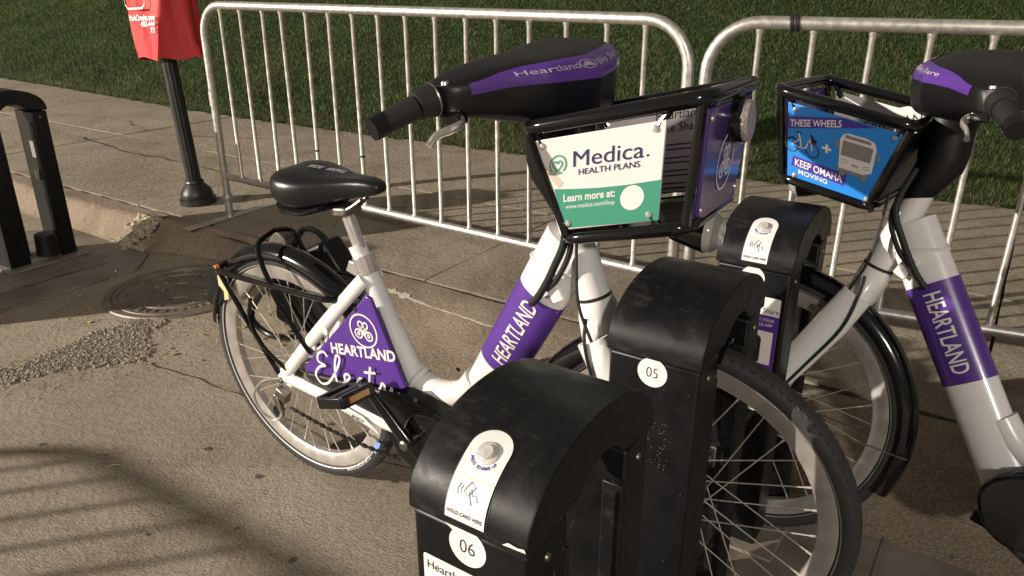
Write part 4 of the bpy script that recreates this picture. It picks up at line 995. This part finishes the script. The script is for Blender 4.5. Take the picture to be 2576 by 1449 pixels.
                d = D2(); x_, y_ = U(67, -76); d.ring(x_, y_, 22 * S, 4.2 * S, 36, -50, 230)
                d.curve([U(54, -103), U(62, -95), U(76, -82), U(78, -71), U(71, -66), U(66, -73), U(60, -66), U(53, -71), U(55, -82), U(69, -95), U(78, -102)], 3.8 * S, 5); d.build('heart_logo', M_TEAL2, so, sm_(.0008))
                d = D2(); fit(d, 'Learn more at:', 82, -184, 140, 22, .022); d.build('lettering', M_SIGNW, so, sm_(.0009))
                d = D2(); fit(d, 'www.medica.com/shop', 90, -205, 132, 13, .004); d.build('lettering', M_SIGNW, so, sm_(.0009))
                D2().disc(*U(266, -193), 30 * S, 36).build('white_disc', M_SIGNW, so, sm_(.0009))
            else:
                S = k / 300.; U = lambda x, y: (x * S, y * S * .84)
                D2().poly([U(2, -44), U(2, -82), U(236, -3), U(150, -2)]).build('indigo_band', M_INDIGO, so, sm_(.0006))
                D2().poly([U(22, -162), U(170, -166), U(164, -205), U(18, -194)]).build('indigo_band', M_INDIGO, so, sm_(.0006))
                d = D2(); fit(d, 'THESE WHEELS', 9, -73, 138, 22, .012, .31); d.build('lettering', M_PALE, so, sm_(.0009))
                d = D2(); fit(d, 'KEEP OMAHA', 27, -190, 132, 23, .012, -.05); d.build('lettering', M_PALE, so, sm_(.0009))
                d = D2(); fit(d, 'MOVING', 38, -214, 82, 15, .012, -.03); d.build('lettering', M_PALE, so, sm_(.0009))
                d = D2()
                for x, y in ((17, -127), (74, -128)): d.ring(*U(x, y), 18 * S, 2.6 * S, 28, ry=18 * S)
                d.stroke([U(30, -84), U(44, -86)], 5 * S); d.stroke([U(66, -82), U(76, -88)], 5 * S); d.poly([U(68, -90), U(86, -92), U(83, -104), U(70, -104)]); d.stroke([U(4, -114), U(17, -104), U(32, -110)], 4 * S)
                d.build('bike_drawing', M_INK, so, sm_(.0008))
                d = D2(); d.stroke([U(17, -127), U(38, -104), U(44, -130), U(17, -127)], 3.4 * S); d.stroke([U(36, -86), U(44, -130), U(56, -126), U(66, -94), U(74, -128)], 4 * S); d.build('bike_drawing', M_PALE, so, sm_(.0010))
                D2().poly([U(100, -104), U(109, -104), U(109, -94), U(116, -94), U(116, -104), U(125, -104), U(125, -111), U(116, -111), U(116, -121), U(109, -121), U(109, -111), U(100, -111)]).build('plus_drawing', M_PALE, so, sm_(.0010))
                D2().poly([U(*p) for p in ((146, -152), (212, -152), (232, -140), (240, -66), (234, -48), (214, -42), (168, -42), (154, -48), (146, -66))]).build('bus_drawing', M_SIGNW, so, sm_(.0008))
                d = D2(); d.poly([U(154, -66), U(232, -66), U(226, -112), U(150, -112)]); d.poly([U(160, -48), U(224, -48), U(226, -58), U(158, -58)]); d.poly([U(142, -152), U(222, -152), U(220, -162), U(142, -162)]); d.poly([U(136, -70), U(144, -70), U(144, -92), U(136, -92)]); d.poly([U(242, -78), U(250, -78), U(250, -98), U(242, -98)]); d.poly([U(150, -160), U(164, -160), U(164, -172), U(150, -172)]); d.poly([U(204, -160), U(218, -160), U(218, -172), U(204, -172)])
                d.stroke([U(152, -126), U(166, -123), U(170, -130), U(156, -134), U(152, -126)], 1.6 * S); d.stroke([U(208, -130), U(224, -124), U(226, -132), U(212, -136), U(208, -130)], 1.6 * S); fit(d, 'm', 180, -138, 16, 12, .02); o_ = d.build('bus_drawing', M_GREY, so, sm_(.0012)); o_['kind'] = 'stuff'
    # ---- head unit (handlebar housing), grips, levers
    RB = Matrix.Translation(AX_P) @ Matrix.Rotation(bst, 4, AX_D) @ Matrix.Translation(-AX_P)
    HY = [-.205, -.18, -.14, -.08, 0, .08, .14, .18, .205]
    HX = [.704, .714, .730, .766, .790, .786, .776, .764, .750][::(1 if side < 0 else -1)]; HZ = [1.144, 1.146, 1.148, 1.145, 1.141, 1.145, 1.150, 1.150, 1.148][::(1 if side < 0 else -1)]
    HA = [.026, .042, .062, .090, .106, .106, .096, .080, .050][::(1 if side < 0 else -1)]; HB = [.025, .031, .040, .053, .062, .063, .060, .054, .044][::(1 if side < 0 else -1)]
    def hu(y_, th, off=0.):
        cx = np.interp(y_, HY, HX); cz = np.interp(y_, HY, HZ); a = np.interp(y_, HY, HA) + off; b = np.interp(y_, HY, HB) + off; k = .54
        c, s_ = math.cos(th), math.sin(th)
        return Vector((cx + a * math.copysign(abs(c) ** k, c), y_, cz + b * math.copysign(abs(s_) ** k, s_)))
    secs = [[hu(y_, 2 * math.pi * j / 36) for j in range(36)] for y_ in np.linspace(-.205, .205, 29)]
    head = MB().loft(secs).build('handlebar_housing', M_PLAST, root, angle=60)
    # purple strip over the front-top
    vs = []; fs = []; ys = np.linspace(-.182, .182, 33); nt_ = 9
    for y_ in ys:
        k = smooth01((abs(y_) - .10) / .08); t0 = R(8 - 4 * k); t1 = R(58 - 20 * k)
        for j in range(nt_): vs.append(hu(y_, t0 + (t1 - t0) * j / (nt_ - 1), .0015))
    for i in range(len(ys) - 1):
        for j in range(nt_ - 1): a = i * nt_ + j; fs.append((a, a + 1, a + nt_ + 1, a + nt_))
    strip = MB().add(vs, fs).build('purple_strip', M_PURPLE, head, angle=60)
    d = D2(); d.text('Heartland', -.128, -.011, .030, -.002, .80); d.text('Bike Share', .004, -.011, .030, -.002, .80); share_logo(d, -.016, 0., .0150, .0017)
    d.build('lettering', M_PALE2, strip, lambda x, y: hu(x, R(34) + y / .085, .003), cut=[(1, .006), (0, .012)])
    # cover edge, bell, cable exits
    for s_ in (-1, 1):
        MB().tube(spline([(.700, .19 * s_, 1.149), (.690, .215 * s_, 1.145), (.665, .282 * s_, 1.122)], 5), .0115, 12).build('handlebar', M_BLACK, head)
        MB().tube([(.6975, .212 * s_, 1.1465), (.686, .238 * s_, 1.1405)], [.027, .0225], 24).build('shift_ring', M_GRIP, head)
        MB().lathe([(.0275, -.002), (.0285, 0), (.0275, .002)], (.6985, .210 * s_, 1.147), (-.4, .9 * s_, -.2), 28).build('ring_edge', M_STEEL, head)
        MB().tube([(.686, .240 * s_, 1.139), (.674, .264 * s_, 1.130), (.662, .288 * s_, 1.121)], [.0195, .0185, .0175], 20).build('grip', M_GRIP, head)
        MB().tube([(.662, .288 * s_, 1.121), (.653, .309 * s_, 1.1145)], [.0192, .0185], 20).build('grip_end', M_PLAST, head)
        MB().tube(spline([(.735, .190 * s_, 1.120), (.750, .205 * s_, 1.112), (.748, .235 * s_, 1.108), (.737, .258 * s_, 1.102), (.732, .272 * s_, 1.088)], 5), [.007] * 12 + [.0065] * 8 + [.008], 10, flat=(1.2, .7)).build('brake_lever', M_CHROME, head)
        MB().box((.728, .192 * s_, 1.118), (.034, .030, .022)).build('lever_bracket', M_BLACK, head, bevel=.004)
        MB().lathe([(0, .006), (.006, .006), (.008, 0)], (.715, .196 * s_, 1.168), (0, 0, 1), 12).build('housing_bolt', M_CHROME, head)
    RH = Matrix.Translation(AX_P) @ Matrix.Rotation(hst, 4, AX_D) @ Matrix.Translation(-AX_P)
    pv = Vector((.98, side * .14, 1.13))
    basket.matrix_local = Matrix.Translation(boff) @ RB @ Matrix.Translation(pv) @ Matrix.Rotation(broll, 4, 'X') @ Matrix.Translation(-pv); ph = Vector((.78, 0, 1.14)); head.matrix_local = Matrix.Translation(hoff) @ RH @ Matrix.Translation(ph) @ Matrix.Rotation(hroll, 4, 'X') @ Matrix.Translation(-ph)
    # rubber boot down to the head tube
    secs = []
    for x, z, a, b in ((.790, 1.150, .058, .056), (.800, 1.06, .052, .048), (.800, 1.01, .050, .043), (.808, .975, .050, .040), (.826, .940, .038, .036), (.834, .922, .033, .033)):
        secs.append([(x + a * math.cos(R(q)), b * math.sin(R(q)), z + (.0 if x else 0) - .35 * a * math.cos(R(q)) * .4) for q in range(0, 360, 15)])
    MB().loft(secs).build('stem_boot', M_PLAST, root, angle=60)
    # cables
    for k, pts in enumerate(([(.835, side * .050, .985), (.860, side * .058, .90), (.835, side * .056, .83), (.800, side * .050, .765), (.775, side * .044, .735)], [(.845, side * .045, .96), (.868, side * .052, .88), (.842, side * .052, .81), (.812, side * .046, .775)], [(.880, side * .050, .93), (.885, side * .062, .84), (.895, side * .070, .77), (.925, side * .072, .70)])):
        MB().tube(spline(pts, 6), (.0075, .0055, .003)[k], 10).build('cable', M_GRIP, root)
    return root

ln = R(-3.5)
def bike_matrix(o, yaw, lean, pit):
    d = Vector((math.cos(yaw), math.sin(yaw), 0)); n = Vector((-math.sin(yaw), math.cos(yaw), 0)); z = Vector((0, 0, 1))
    d2 = d * math.cos(pit) + z * math.sin(pit); u0 = -d * math.sin(pit) + z * math.cos(pit)
    u = u0 * math.cos(lean) + n * math.sin(lean); n2 = u.cross(d2)
    m = Matrix.Identity(4)
    for i in range(3): m[i][0] = d2[i]; m[i][1] = n2[i]; m[i][2] = u[i]; m[i][3] = o[i]
    return m
bike1 = make_bike('white electric share bike with a white and green basket sign', bike_matrix(O + Vector((0, 0, .004)), YAW, ln, 0), -1, R(-2), 'white', R(-4.5), R(-4.5), 1.080, (-.013, 0, .0), R(-4), (-.006, 0, 0))
make_bike('white electric share bike with a blue bus picture basket sign', bike_matrix(Vector((1.424, .894, .030)), 2.409, -.205, -.067), 1, R(-9), 'blue', R(-3), 0., 1.11, (-.002, 0, -.035), R(-11), (-.010, 0, .012), R(-12))

# black carrier gear hanging on the far side of the first bike's rack
MB().loft([[Vector((x, y_, z)) for x, z in ((-.115, .600), (.030, .672), (.095, .585), (-.02, .40), (-.12, .36), (-.22, .38), (-.20, .50))] for y_ in (.10, .17)]).build('pannier', M_PLAST, bike1, bevel=.012, seg=3)
MB().loft([[Vector((x, y_, z)) for x, z in ((-.205, .625), (-.165, .665), (-.125, .640), (-.125, .600), (-.19, .595))] for y_ in (.11, .165)]).build('pannier_block', mat('grey brown plastic', (.085, .070, .055), .6), bike1, bevel=.006)
MB().tube(spline([(-.125, .135, .615), (-.085, .135, .668), (-.045, .135, .682), (.0, .135, .668), (.05, .135, .60)], 6), .010, 10).build('pannier_handle', M_BLACK, bike1)
MB().tube(spline([(-.13, .095, .585), (-.115, .095, .620), (-.075, .095, .615), (-.03, .095, .56), (.01, .095, .50)], 6), .009, 10).build('pannier_handle', M_BLACK, bike1)
MB().tube(spline([(-.20, .12, .50), (-.30, .12, .43), (-.36, .12, .34), (-.28, .12, .30), (-.15, .12, .33)], 6), .010, 10).build('pannier_frame', M_BLACK, bike1)
